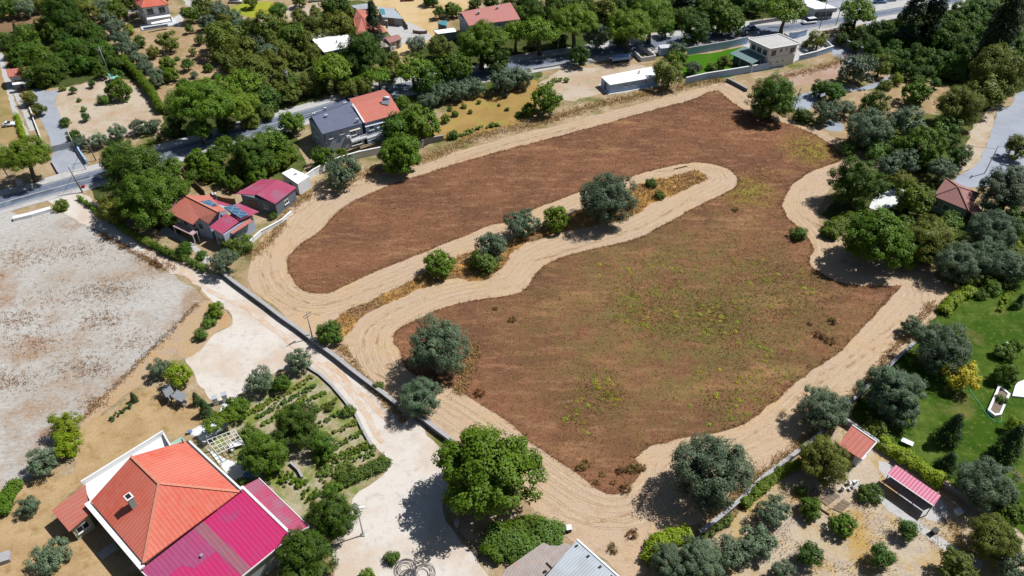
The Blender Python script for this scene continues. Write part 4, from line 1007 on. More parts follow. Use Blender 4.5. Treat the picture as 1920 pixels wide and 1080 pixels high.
bm = bmesh.new(); u_ = (d - a); box_bm(bm, (a + d) / 2 - u_.cross(Z).normalized() * -.0 + Z * .12, u_.normalized(), u_.cross(Z).normalized(), u_.normalized().cross(u_.cross(Z).normalized()), u_.length / 2, .16, .16); H12.o('party_wall_cap', bm, M['trim'])
for f_, zz, w_, hh in ((.15, 4.2, 1.2, 1.5), (.45, 4.3, .9, 1.4), (.62, 4.5, 1.1, .7), (.86, 4.4, 1.0, 1.0), (.3, 1.5, 1.2, 1.6), (.55, 1.5, 1.0, 1.2)): H12.window(0, f_, zz, w_, hh)
H12.slab('balcony', [(*z_(865,645), 2.9), (*z_(870,680), 2.9), (*z_(1085,605), 2.9), (*z_(1080,575), 2.9)], .25, M['wall_pale'])
H12.slab('awning', [(*z_(835,518), 5.2), (*z_(845,530), 5.1), (*z_(1130,458), 5.1), (*z_(1120,445), 5.2)], .08, M['wall_pale'])
H12.slab('canopy', [(*z_(865,690), 2.5), (*z_(875,705), 2.4), (*z_(1075,630), 2.4), (*z_(1060,618), 2.5)], .08, M['trim'])
railing(H11, [z_(655,690), z_(680,722), z_(870,655)], 2.9)
railing(H12, [z_(868,682), z_(1085,607)], 2.9)
for B_, i_, f_, zz in ((H11, 0, .6, 3.3), (H12, 0, .35, 3.4), (H11, 3, .45, 2.9)):
    p_, e_, n_ = B_.face(i_, f_, zz); bm = bmesh.new(); box_bm(bm, p_ + n_ * .16, e_, n_, Z, .42, .15, .3); B_.o('air_conditioner', bm, M['white'])
WH = empty('solar_water_heater', G(*z_(1110,230), zt + .6)); tag(WH, 'solar water heater with white tank standing on the terracotta roof', 'water heater')
q = Vector((0, 0, 0)); bm = bmesh.new(); tube(bm, [(-.75, .5, 1.35), (.75, .3, 1.35)], [.32, .32], 12); bm_obj('tank', bm, M['white'], WH, True)
bm = bmesh.new(); e1 = Vector((.96, -.26, 0)); e2 = Vector((.2, .72, .66)).normalized(); box_bm(bm, (0, -.15, .75), e1, e2, e1.cross(e2), .95, .85, .05); bm_obj('collector_panel', bm, M['solar'], WH)
bm = bmesh.new()
for xx in (-.7, .7): tube(bm, [(xx, .45 - xx * .13, -.1), (xx, .45 - xx * .13, 1.2)], [.04, .04], 5)
bm_obj('stand', bm, M['steel'], WH)
bm = bmesh.new(); q = G(*z_(720,330), zt + .5)
tube(bm, [(0, 0, -.3), (0, 0, 2.2)], [.03, .025], 5)
for zz in (1.6, 1.85, 2.1): box_bm(bm, (0, 0, zz), Vector((1, 0, 0)), Vector((0, 1, 0)), Z, .35, .015, .015)
an = bm_obj('tv_aerial', bm, M['steel'], H12.root); an.location = q - H12.c

# ---- white flat-roofed shed on the parking yard
z_ = lambda x, y: (960 + x / 4, y / 4)
H13 = Bld('white_shed', 'long white flat-roofed shed with blue-shaded walls on the bare parking yard', 'shed', [z_(735,637), z_(1100,575), z_(1045,500), z_(667,575)], 2.6)
H13.eave[1] = H13.eave[0] + (H13.eave[1] - H13.eave[0]); H13.walls(M['wall_blue_shade'], .12, z1=2.55); H13.roof('roof', [H13.eave], .14, M['white_roof'])
for f_ in (.33, .5, .75): H13.window(0, f_, 1.6, .7, .6)
H13.doorway(3, .5); q = G(*z_(952,545), 2.8); bm = bmesh.new(); tube(bm, [(q.x, q.y, 2.6), (q.x, q.y, 3.4)], [.25, .2], 8); H13.o('roof_vent', bm, M['steel'])
H13.prism('plinth', inset(H13.eave, -.35), 0, .12, M['trim'])

# ---- white two storey villa with porch
z_ = lambda x, y: (1340 + x / 6.75, 40 + y / 6.75)
zt = 6.0
H14 = Bld('white_villa', 'white two storey villa with a pale flat roof behind the blue-shaded white wall', 'house', [z_(705,352), z_(1090,285), z_(820,165), z_(425,225)], zt)
H14.walls(M['white'], .5); H14.roof('roof', [H14.eave], .22, M['pale_roof'])
bm = bmesh.new()
for i_ in range(4):
    q0, q1 = H14.eave[i_], H14.eave[(i_ + 1) % 4]; u_ = (q1 - q0).normalized(); box_bm(bm, (q0 + q1) / 2 + Z * .08 + u_.cross(Z) * .04, u_, Z.cross(u_), Z, (q1 - q0).length / 2, .14, .14)
H14.o('roof_edge', bm, M['trim'])
for f_, zz, w_, hh in ((.16, 4.4, 1.6, 1.6), (.42, 4.8, .7, .9), (.62, 4.9, .5, .6), (.85, 4.4, 1.6, 1.6), (.1, 1.4, 1.0, .7), (.38, 1.6, .5, .5), (.58, 1.6, .5, .5)): H14.window(0, f_, zz, w_, hh)
for f_ in (.2, .5, .8): H14.window(3, f_, 4.3, 1.5, 1.5)
p_, e_, n_ = H14.face(0, .5, 3.0); bm = bmesh.new(); box_bm(bm, p_ + n_ * .06, e_, n_, Z, (H14.W[1] - H14.W[0]).length / 2, .09, .09); H14.o('string_course', bm, M['trim'])
H15 = Bld('green_porch', 'porch with a grey-green sheet roof in front of the white villa', 'porch', [z_(190,392), z_(475,525), z_(700,430), z_(375,320)], 3.0)
for q, zz in zip(H15.eave, (2.7, 2.7, 3.1, 3.1)): q.z = zz
H15.roof('roof', [H15.eave], .12, M['green_sheet'])
for i_ in (0, 1):
    for f_ in (.04, .5, .96):
        q = H15.eave[i_].lerp(H15.eave[i_ + 1], f_); bm = bmesh.new(); tube(bm, [(q.x, q.y, -.02), (q.x, q.y, 2.55)], [.09, .09], 6); H15.o('post', bm, M['trim'])
bm = bmesh.new(); P_ = inset([Vector((q.x, q.y)) for q in H15.eave], .9); prism_bm(bm, P_, 0, 2.5); H15.o('back_room', bm, M['wall_dark'])

# ---- white L-shaped flat roof
z_ = lambda x, y: (480 + x / 6.75, y / 6.75)
H16 = Bld('white_roofed_house', 'low house with a bright white L-shaped flat roof among trees', 'house', [z_(690,480), z_(860,662), z_(1310,565), z_(1165,438), z_(1000,450), z_(935,388), z_(840,392), z_(700,430)], 3.4)
H16.roof('roof', [H16.eave], .15, M['white_roof'])
H16.walls(M['wall_dark'], .3, poly=[H16.eave[i] for i in (0, 1, 2, 3, 7)])
for f_ in (.3, .7): H16.window(1, f_, 1.7, 1.2, 1.1)
H16.window(0, .5, 1.7, 1.2, 1.1); H16.doorway(1, .5)
q = G(*z_(1022,540), 3.5); bm = bmesh.new(); tube(bm, [(q.x, q.y, 3.4), (q.x, q.y, 4.2)], [.25, .22], 8); H16.o('chimney', bm, M['steel'])

# ---- red-roofed farmhouse behind the cypress, and outbuildings
H17 = Bld('old_farmhouse', 'old farmhouse with a plain red hipped roof behind the lone cypress', 'house', [z_(1270,455), z_(1425,455), z_(1660,400), z_(1560,290), z_(1420,130), z_(1270,115), z_(1235,240)], 3.2)
E_ = H17.eave; rr0, rr1 = G(*z_(1340,200), 4.6), G(*z_(1500,330), 4.4)
H17.roof('roof', [(E_[0], E_[1], rr1, rr0, E_[6]), (E_[1], E_[2], rr1), (E_[2], E_[3], E_[4], rr0, rr1), (E_[4], E_[5], rr0), (E_[5], E_[6], rr0)], .15, M['tile_red'])
H17.walls(M['wall_pale'], .4, poly=[E_[i] for i in (0, 1, 2, 3, 4, 5)]); H17.window(0, .5, 1.6, 1.0, 1.1); H17.doorway(1, .4)
H17.chimney(G(*z_(1655,330), 3.6), .5, .5, 3.0, 5.2, 0, M['wall_dark'])
H18 = Bld('maroon_hut', 'small hut with a maroon roof and white porch posts beside the farmhouse', 'hut', [z_(1690,545), z_(1850,490), z_(1770,440), z_(1600,490)], 2.6)
H18.gable(3.2, 0, .1, M['tile_old']); H18.walls(M['wall_pale'], .3); H18.window(0, .3, 1.5, .8, .9); H18.doorway(0, .7)
H19 = Bld('grey_roofed_lean_to', 'low lean-to with a tan sheet roof at the foot of the cypress', 'shed', [z_(1580,605), z_(1685,590), z_(1625,515), z_(1580,520)], 2.2)
H19.roof('roof', [H19.eave], .08, M['corr_grey']); H19.walls(M['wall_dark'], .2); H19.doorway(0, .5, .8, 1.8)
H20 = Bld('workshop', 'low workshop of pale corrugated sheets with a blue panel behind the farmhouse', 'workshop', [z_(1600,215), z_(1870,240), z_(1740,105), z_(1530,85)], 2.4)
H20.roof('roof', [H20.eave], .08, M['corr_white']); H20.walls(M['blockwall'], .3); H20.doorway(0, .4, 2, 2.1)
H20.slab('blue_panel', [(*z_(1590,185), 2.45), (*z_(1640,180), 2.45), (*z_(1620,110), 2.45), (*z_(1555,110), 2.45)], .04, M['turq'])
H21 = Bld('stone_outbuilding', 'pale stone outbuilding with a sagging sheet roof behind the farmhouse', 'shed', [z_(1290,120), z_(1430,110), z_(1430,40), z_(1190,70)], 2.6)
H21.roof('roof', [H21.eave], .08, M['corr_white']); H21.walls(M['wall_pale'], .3); H21.doorway(0, .5)

# ---- long pink-roofed house
z_ = lambda x, y: (740 + x / 6.75, y / 6.75)
zt = 5.6
H22 = Bld('pink_roofed_house', 'long two storey house with a faded pink roof behind the pines', 'house', [z_(940,325), z_(1590,242), z_(1470,45), z_(790,150)], zt)
a, b, c, d = G(*z_(940,325), zt), G(*z_(1590,242), zt), G(*z_(1500,85), zt + .9), G(*z_(848,170), zt + .9)
bk0, bk1 = G(*z_(790,160), zt), G(*z_(1465,30), zt)
H22.walls(M['wall_grey'], .3, poly=[a, b, G(*z_(1465,60), zt), G(*z_(800,170), zt)])
H22.roof('roof', [(a, b, c, d), (d, c, bk1, bk0)], .14, M['tile_pink'])
for px_ in (z_(1060,185), z_(1300,125)): H22.chimney(G(px_[0], px_[1], zt + .6), .6, .5, zt + .1, zt + 1.5, .2, M['wall_grey'])
for f_ in (.3, .7): H22.window(3, f_, 4.2, 1.0, 1.3); H22.window(3, f_, 1.5, 1.0, 1.3)
for f_ in (.2, .4, .6, .8): H22.window(0, f_, 4.2, 1.2, 1.2)
H23 = Bld('turquoise_shack', 'small shack with a turquoise sheet roof by the pink roofed house', 'shack', [z_(550,300), z_(660,330), z_(660,255), z_(540,280)], 2.3)
H23.roof('roof', [H23.eave], .06, M['turq']); H23.walls(M['wall_dark'], .15); H23.doorway(0, .5, .8, 1.8)
H24 = Bld('white_lean_to', 'white sheet lean-to propped against the pink roofed house', 'lean-to', [z_(490,385), z_(545,430), z_(780,400), z_(760,350)], 2.6)
H24.roof('roof', [H24.eave], .06, M['white_roof']); H24.walls(M['wall_dark'], .3, poly=H24.eave); H24.doorway(0, .5)

# ---- white villa with red roof, top left
z_ = lambda x, y: (240 + x / 6.75, y / 6.75)
zt = 5.8
H25 = Bld('white_red_villa', 'white two storey villa with a red hip roof and white awning', 'house', [z_(175,98), z_(515,55), z_(430,-60), z_(75,20)], zt)
H25.walls(M['white'], .3); H25.hip(7.4, 0, .16, M['tile_orange'], .32)
for f_ in (.25, .72): H25.window(0, f_, 4.3, 1.9, 1.9)
for f_ in (.3, .7): H25.window(3, f_, 4.3, 1.2, 1.5); H25.window(3, f_, 1.5, 1.2, 1.5)
H25.slab('balcony', [(*z_(235,225), 3.1), (*z_(245,250), 3.1), (*z_(545,205), 3.1), (*z_(530,180), 3.1)], .5, M['white'])
H25.slab('awning', [(*z_(290,285), 2.7), (*z_(300,306), 2.4), (*z_(545,265), 2.4), (*z_(525,235), 2.8)], .06, M['white_roof'])
H25.prism('terrace', [Vector(G(*z_(180,395))[:2]), Vector(G(*z_(640,320))[:2]), Vector(G(*z_(560,220))[:2]), Vector(G(*z_(150,330))[:2])], 0, .3, M['wall_pale'])
H26 = Bld('carport', 'flat pale carport left of the white red-roofed villa', 'carport', [z_(-5,170), z_(120,145), z_(105,105), z_(-10,125)], 2.5)
H26.roof('roof', [H26.eave], .12, M['pale_roof'])
for q in H26.eave:
    bm = bmesh.new(); tube(bm, [(q.x, q.y, -.02), (q.x, q.y, 2.4)], [.1, .1], 6); H26.o('post', bm, M['trim'])

# ---- little house on the left edge
z_ = lambda x, y: (x / 6.75, y / 6.75)
H27 = Bld('small_red_roofed_house', 'small white house with a red tiled roof behind the tall broadleaf trees', 'house', [z_(100,975), z_(330,950), z_(330,845), z_(80,880)], 3.4)
H27.gable(4.2, 0, .14, M['tile_red']); H27.walls(M['wall_pale'], .3); H27.window(0, .75, 1.8, 1.2, 1.2); H27.window(0, .3, 1.8, 1.0, 1.2); H27.doorway(0, .52)
H27.slab('porch_roof', [(*z_(150,1050), 2.3), (*z_(160,1075), 2.3), (*z_(325,1055), 2.3), (*z_(310,1025), 2.3)], .1, M['white_roof'])
H28 = Bld('garden_shelter', 'small shelter with a pale turquoise sheet roof beside the hedge', 'shelter', [z_(1390,985), z_(1430,1000), z_(1505,965), z_(1420,905), z_(1360,925)], 2.2)
H28.roof('roof', [H28.eave], .06, plain('pale_turquoise_sheet', A(150, 214, 206), .6, .15))
for i_ in (0, 2, 3, 4):
    q = H28.eave[i_]; bm = bmesh.new(); tube(bm, [(q.x, q.y, -.02), (q.x, q.y, 2.15)], [.06, .06], 6); H28.o('post', bm, M['trim'])

# ---- cottage on the right with faded tiles
z_ = lambda x, y: (1640 + x / 6.75, 280 + y / 6.75)
H29 = Bld('cottage', 'stone cottage with a faded pink hipped tile roof between the olives', 'house', [z_(745,590), z_(1190,775), z_(1290,540), z_(900,365)], 3.6)
a, b, c, d = G(*z_(740,590), 3.6), G(*z_(1190,775), 3.6), G(*z_(1330,560), 3.6), G(*z_(905,360), 3.6)
ap = G(*z_(1058,475), 5.6)
H29.roof('roof', [(a, b, ap), (b, c, ap), (c, d, ap), (d, a, ap)], .15, M['tile_old'])
H29.caps([(a, ap), (b, ap), (c, ap), (d, ap)], .12, M['tile_old'])
H29.slab('porch_roof', [(*z_(1190,775), 3.3), (*z_(1300,860), 3.0), (*z_(1380,800), 3.0), (*z_(1285,690), 3.3)], .12, M['tile_pink'])
H29.walls(M['wall_green'], .4, poly=[a, b, c, d]); H29.window(0, .42, 2.0, 1.2, 1.4); H29.window(0, .8, 2.0, 1.0, 1.2); H29.doorway(1, .4); H29.window(0, .1, 2.0, .9, 1.4)
pe = [G(*z_(1190,790), 0), G(*z_(1300,880), 0), G(*z_(1370,820), 0)]
for q in pe[1:]:
    bm = bmesh.new(); tube(bm, [(q.x, q.y, -.02), (q.x, q.y, 2.9)], [.12, .12], 6); H29.o('post', bm, M['white'])

# ---- white commercial buildings, top right
z_ = lambda x, y: (1480 + x / 6.75, y / 6.75)
H30 = Bld('white_showroom', 'white flat-roofed showroom across the main road at the top edge', 'building', [z_(220,75), z_(330,115), z_(600,100), z_(450,40), z_(230,-30), z_(180,-10)], 3.6)
H30.roof('roof', [H30.eave], .3, M['white_roof']); H30.walls(M['wall_pale'], .4, poly=[H30.eave[i] for i in (0, 1, 2, 3, 4)])
for f_ in (.2, .5, .8): H30.window(1, f_, 1.7, 2.2, 1.8)
# trailer / barge shaped water tank by the road
z_ = lambda x, y: (1000 + x / 6.75, y / 6.75)
T1 = Bld('flatbed_trailer', 'blue-white flatbed trailer parked in tree shade beside the road', 'trailer', [z_(1000,755), z_(1245,725), z_(1245,680), z_(1000,715)], 1.3)
T1.prism('bed', [Vector(q[:2]) for q in T1.eave], .8, 1.15, M['wall_blue_shade'])
bm = bmesh.new()
for i_ in range(4):
    q0, q1 = T1.eave[i_], T1.eave[(i_ + 1) % 4]; u_ = (q1 - q0).normalized(); box_bm(bm, Vector(((q0.x + q1.x) / 2, (q0.y + q1.y) / 2, 1.35)) + u_.cross(Z) * -.06, u_, Z.cross(u_), Z, (q1 - q0).length / 2 - .1, .04, .25)
T1.o('side_board', bm, M['wall_blue_shade'])
for f_ in (.15, .3, .85):
    for i_, j_ in ((0, 1), (3, 2)):
        q = T1.eave[i_].lerp(T1.eave[j_], f_); bm = bmesh.new(); u_ = (T1.eave[1] - T1.eave[0]).normalized(); n_ = u_.cross(Z)
        q = Vector((q.x, q.y, .42)) - n_ * (.3 if i_ == 0 else -.3); tube(bm, [q - n_ * .14, q + n_ * .14], [.42, .42], 12); T1.o('wheel', bm, M['black'])

# ---------------------------------------------------------------- walls and fences
def wall(name, px, h, t, mat, label, cat='wall', cap=None, group=None, jit=0, step=2.0, posts=0, base=0.0, hj=0):
    L = [np.array(q) for q in smooth_loop([G(*p) for p in px], step, jit, False, True)]
    c0 = sum(L) / len(L); root = empty(name, (c0[0], c0[1], 0)); tag(root, label, cat, group)
    def strip(w, z0, z1, wob=0):
        bm = bmesh.new(); n = len(L); rows = []
        for i in range(n):
            d = L[min(i + 1, n - 1)] - L[max(i - 1, 0)]; d = d / np.linalg.norm(d); nr = np.array([-d[1], d[0]]) * w / 2
            p = L[i] - c0; zz = z1 + (rng.uniform(-wob, wob) if wob else 0)
            rows.append([bm.verts.new((*(p + s * nr), z)) for s, z in ((1, z0), (-1, z0), (-1, zz), (1, zz))])
        for a, b in zip(rows, rows[1:]):
            for k in range(4): bm.faces.new((a[k], a[(k + 1) % 4], b[(k + 1) % 4], b[k]))
        bm.faces.new(rows[0]); bm.faces.new(rows[-1][::-1]); return bm
    bm_obj('wall_body' if cat == 'wall' else 'panel', strip(t, -.05 + base, h, hj), mat, root)
    if cap: bm_obj('coping', strip(t + .14, h + .003, h + .1), cap, root)
    if posts:
        for i in range(0, len(L), posts):
            bm = bmesh.new(); p = L[i] - c0; rbox(bm, (p[0], p[1], (h + .15) / 2), .08 + t * .5, .08 + t * .5, (h + .15) / 2 + .03); bm_obj('post', bm, cap or mat, root)
    return root
M['cap_pale'] = plain('pale_coping', A(196, 194, 196), .9, .25, 2)
wall('stone_wall', [(418,517),(470,556),(530,600),(584,640),(640,683),(700,728),(745,764)], .85, .5, M['stonewall'], 'long low grey stone wall along the gravel lane and field', cap=M['cap_pale'], jit=.06, hj=.05)
wall('stone_wall', [(782,782),(815,808),(850,834)], .9, .5, M['stonewall'], 'short stone wall piece ending under the big bright green tree', cap=M['cap_pale'], jit=.05, hj=.05)
wall('stone_wall', [(1312,1004),(1345,978),(1392,938),(1425,905),(1465,874),(1505,842),(1555,803)], .9, .45, M['stonewall'], 'grey boundary wall with pale top between mown field and olive plot', cap=M['cap_pale'], jit=.05, hj=.06)
wall('stone_wall', [(1562,785),(1590,762),(1615,740),(1650,705),(1690,668),(1712,648)], .8, .4, M['stonewall'], 'pale broken boundary wall running under the olives beside the lawn', cap=M['cap_pale'], jit=.06, hj=.08)
wall('garden_wall', [(1566,784),(1600,806),(1650,842),(1662,852)], 1.2, .25, M['blockwall'], 'pale block wall running down from the lawn corner behind the tiled shed', cap=M['cap_pale'])
wall('garden_wall', [(1762,912),(1800,935),(1850,972),(1900,1005)], 1.1, .25, M['stonewall'], 'dark shaded wall between the lawn olive and the pink shelter', cap=M['cap_pale'])
wall('garden_edging', [(571,686),(600,704),(622,724),(646,752),(668,781),(683,812),(703,847)], .35, .28, M['stonewall'], 'low white-topped edging between vegetable plot and gravel lane', cap=M['cap_pale'], step=1.5)
wall('garden_edging', [(545,870),(560,884),(568,898)], .5, .2, M['blockwall'], 'short grey wall at the bottom of the vegetable plot', cap=M['cap_pale'])
wall('garden_wall', [(562,350),(590,330),(610,319),(640,306),(672,297),(700,291),(740,283)], 1.7, .25, M['white'], 'white garden wall in front of the grey roofed house', cap=M['trim'])
wall('garden_wall', [(785,278),(800,270),(832,264)], 1.5, .25, M['blockwall'], 'grey block wall beyond the large bush beside the field', cap=M['cap_pale'])
wall('garden_wall', [(548,402),(530,418),(505,432),(490,440),(473,455),(468,462)], .9, .22, M['white'], 'low white wall behind the magenta garage and the solar panel house', cap=M['trim'])
wall('garden_wall', [(1285,158),(1320,150),(1370,142),(1441,130)], 1.9, .25, M['wall_blue_shade'], 'long blue-shaded white boundary wall at the far end of the field', cap=M['trim'])
wall('garden_wall', [(1497,114),(1530,106),(1560,96)], 1.6, .25, M['wall_blue_shade'], 'white wall right of the villa beside the dirt track', cap=M['trim'])
wall('garden_wall', [(1560,96),(1552,88),(1545,82)], 1.4, .25, M['white'], 'short white side wall at the villa garden corner')
wall('garden_wall', [(1288,103),(1330,96),(1370,89),(1400,82)], 2.1, .25, M['wall_blue_shade'], 'tall blue-shaded white wall between the bright lawn and main road', cap=M['cap_pale'])
wall('garden_wall', [(1478,73),(1495,71),(1511,66)], 1.8, .25, M['wall_blue_shade'], 'blue-shaded white roadside wall behind the villa', cap=M['cap_pale'])
wall('garden_wall', [(1560,78),(1590,92),(1622,107),(1660,126),(1690,142)], 2.2, .3, M['wall_dark'], 'dark wall running beside the citrus grove', cap=M['cap_pale'])
wall('stub_wall', [(1362,152),(1378,160),(1400,172)], .9, .3, M['wall_dark'], 'short dark wall at the far corner of the mown field', cap=M['cap_pale'])
wall('garden_wall', [(1190,104),(1202,116),(1228,112),(1222,104)], 1.3, .25, M['white'], 'angled low white wall beside the trailer and parking yard')
wall('garden_wall', [(1196,92),(1212,100),(1224,108)], 1.4, .25, M['wall_pale'], 'pale wall at the entrance of the parking yard')
wall('board_fence', [(345,325),(362,344),(385,366)], 1.3, .1, M['rust'], 'brown board fence running from the lane trees towards the red house', 'fence', step=2, posts=2)
wall('board_fence', [(398,374),(420,381),(442,384)], 1.5, .1, M['rust'], 'brown fence panel behind the solar panel roofs', 'fence', step=2, posts=2)
wall('boundary_wall', [(57,205),(66,232),(80,268)], .7, .2, M['white'], 'low white kerb wall along the left side of the grey driveway')
wall('boundary_wall', [(142,271),(152,290),(164,308)], 1.3, .3, M['wall_blue_shade'], 'blue-white gate wall at the right of the driveway apron')
wall('boundary_wall', [(98,305),(110,326)], .6, .2, M['cap_pale'], 'short kerb wall left of the driveway apron')
wall('sliding_gate', [(100,285),(141,276)], 1.5, .12, M['steel'], 'grey sliding metal gate closing the driveway', 'gate', step=3, posts=1)
wall('roadside_wall', [(1485,32),(1520,28),(1568,22)], 1.2, .3, M['blockwall'], 'grey roadside wall in front of the white showroom', cap=M['cap_pale'])
wall('roadside_wall', [(1405,48),(1440,42),(1480,36)], 1.0, .3, M['blockwall'], 'grey roadside wall under the tall pine by the road', cap=M['cap_pale'])
wall('guard_rail', [(1000,131),(1035,126),(1072,119)], .5, .15, M['cap_pale'], 'pale low guard rail along the lower edge of the main road', 'rail', step=3)
wall('brush_fence', [(742,25),(750,35),(757,45),(764,55)], 1.3, .12, M['wood'], 'dark brush fence around the sandy yard', 'fence', step=2, posts=1)
wall('brush_fence', [(775,62),(790,64),(800,63)], .9, .12, M['rust'], 'low red-brown fence at the end of the sandy yard', 'fence', step=2, posts=1)
wall('long_bench', [(26,413),(60,405),(97,394)], .7, 1.1, M['white'], 'long white concrete slab bench at the corner of the stony lot', 'bench', step=3)
wall('timber_rail', [(858,998),(875,1018),(897,1044)], .18, .35, M['wood'], 'fallen timber rails lying by the big tree gate', 'timber', step=2)
wall('plot_edging', [(1515,940),(1530,950),(1555,966)], .3, .12, M['wood'], 'wooden edging board of the slatted bed by the terrace', 'edging', step=2)
# slatted boards on the ground by the terrace
for pts, lab in (([(1516,927),(1530,936),(1542,922),(1526,915)], 'left grey plank platform below the broadleaf tree terrace'), ([(1538,940),(1550,950),(1575,930),(1560,921)], 'middle grey plank platform between the other two'), ([(1560,955),(1576,962),(1596,945),(1580,936)], 'right grey plank platform nearest the spiky plant')):
    P_ = [Vector(G(*q)[:2]) for q in pts]; c_ = sum(P_, Vector((0, 0))) / 4
    rt = empty('plank_platform', (c_.x, c_.y, 0)); tag(rt, lab, 'platform', 'plank platforms by the terrace')
    for k in range(4):
        f0, f1 = k / 4 + .01, (k + 1) / 4 - .01; bm = bmesh.new()
        Q_ = [P_[0].lerp(P_[3], f0), P_[1].lerp(P_[2], f0), P_[1].lerp(P_[2], f1), P_[0].lerp(P_[3], f1)]
        prism_bm(bm, [q - c_ for q in Q_], 0, .14); bm_obj('plank', bm, M['wood'], rt)

# ---------------------------------------------------------------- poles and lamps
def pole(px, h, lean, label, arm=True, name='utility_pole', cat='pole', mat=None, group='utility poles', r=.13):
    p = G(*px); root = empty(name, p); tag(root, label, cat, group)
    bm = bmesh.new(); tube(bm, [(0, 0, -.1), (lean[0] * .5, lean[1] * .5, h * .5), (lean[0], lean[1], h)], [r, r * .85, r * .65], 8); bm_obj('shaft', bm, mat or M['wood'], root, True)
    if arm:
        for zz, w in ((h - .35, .9), (h - .9, .7)):
            bm = bmesh.new(); rbox(bm, (lean[0], lean[1], zz), w, .05, .05, .9); bm_obj('cross_arm', bm, M['wood'], root)
            bm = bmesh.new()
            for s in (-.8, 0.3, .8): tube(bm, [(lean[0] + s * w * math.cos(.9), lean[1] + s * w * math.sin(.9), zz + .05), (lean[0] + s * w * math.cos(.9), lean[1] + s * w * math.sin(.9), zz + .22)], [.05, .04], 6)
            bm_obj('insulator', bm, M['white'], root)
    return root
def lamp(px, h, ang, label, reach=1.0):
    p = G(*px); root = empty('street_lamp', p); tag(root, label, 'street lamp', 'street lamps')
    bm = bmesh.new(); e = Vector((math.cos(ang), math.sin(ang), 0)) * reach
    tube(bm, [(0, 0, -.1), (0, 0, h * .6), (0, 0, h), tuple(e * .5 + Z * (h + .3)), tuple(e + Z * (h + .25))], [.11, .085, .07, .05, .045], 8); bm_obj('shaft', bm, M['steel'], root, True)
    bm = bmesh.new(); rbox(bm, tuple(e * 1.2 + Z * (h + .22)), .42, .15, .08, ang); bm_obj('lamp_head', bm, M['white'], root)
    bm = bmesh.new(); rbox(bm, tuple(e * 1.2 + Z * (h + .12)), .3, .1, .02, ang); bm_obj('lamp_glass', bm, M['frame'], root)
    bm = bmesh.new(); rbox(bm, (0, 0, .12), .25, .25, .14); bm_obj('base', bm, M['concrete'], root)
lamp((681,1003), 6.3, .15, 'single white street lamp standing on the gravel lane', .55)
lamp((1046,98), 6.5, .1, 'street lamp on the far footpath under the row of pines', .9)
pole((549,192), 9.2, (-.3, .4), 'leaning pole carrying a transformer beside the side road by the main road', True, r=.16)
q = G(549,192); bm = bmesh.new(); tube(bm, [(-.3, .3, 7.0), (-.3, .3, 8.3)], [.4, .4], 10); tf = bm_obj('transformer', bm, M['steel'], [o for o in bpy.data.objects if o.name == 'utility_pole'][0])
pole((155,361), 6.3, (-.9, .3), 'leaning dark pole at the mouth of the gravel lane', False, r=.16)
pole((586,634), 6.0, (0, 0), 'thin grey pole beside the small dark tree at the stone wall', True, mat=M['cap_pale'])
pole((180,301), 7.0, (-.5, 0), 'thin wooden pole on the bank right of the driveway', False)
pole((161,318), 5.5, (-.4, .1), 'thin pole on the footpath at the driveway wall', False, r=.08)
pole((27,350), 4.2, (-.6, .2), 'leaning pale post in the shade of the left pine', False, mat=M['cap_pale'], r=.16)
pole((1488,207), 6.0, (.5, .3), 'dark wooden pole right of the round tree at the field corner', True)
pole((1536,54), 8.5, (.2, .1), 'utility pole on the near roadside opposite the showroom', True)
pole((1567,48), 8.5, (.2, .1), 'utility pole at the roadside left of the big pine', False)
pole((1428,44), 6.5, (.1, .1), 'dark pole on the far side of the road by the pines', False)
pole((1846,325), 7.0, (.3, .1), 'grey pole standing on the pale paved drive', True, mat=M['steel'])
pole((205,138), 7.5, (-.4, .2), 'white pole with arms above the turquoise garden shelter', True, mat=M['cap_pale'])
pole((141,279), 4.6, (-.1, .1), 'white lamp post at the right end of the sliding gate', False, name='gate_lamp', cat='lamp post', mat=M['trim'], group='posts at the gate', r=.09)
pole((1242,70), 6.0, (0, .1), 'slim dark pole on the far footpath near the dirt bank', False, r=.09)
pole((753,160), 3.4, (-.05, 0), 'short dark pole on the roadside behind the duplex', False, r=.07)
pole((1741,72), 5.0, (0, .1), 'short dark pole between the two slim cypresses', False, r=.08)
# a garden lamp on the lawn and its small lantern
for px_, lab in (((1881,655), 'garden lamp with white globe on the lawn by the flower bed'),):
    p = G(*px_); rt = empty('garden_lamp', p); tag(rt, lab, 'lamp')
    bm = bmesh.new(); tube(bm, [(0, 0, -.02), (0, 0, 1.3)], [.06, .05], 6); bm_obj('post', bm, M['steel'], rt)
    bm = bmesh.new(); bmesh.ops.create_icosphere(bm, subdivisions=2, radius=.24, matrix=__import__('mathutils').Matrix.Translation((0, 0, 1.5))); bm_obj('globe', bm, M['white'], rt, True)
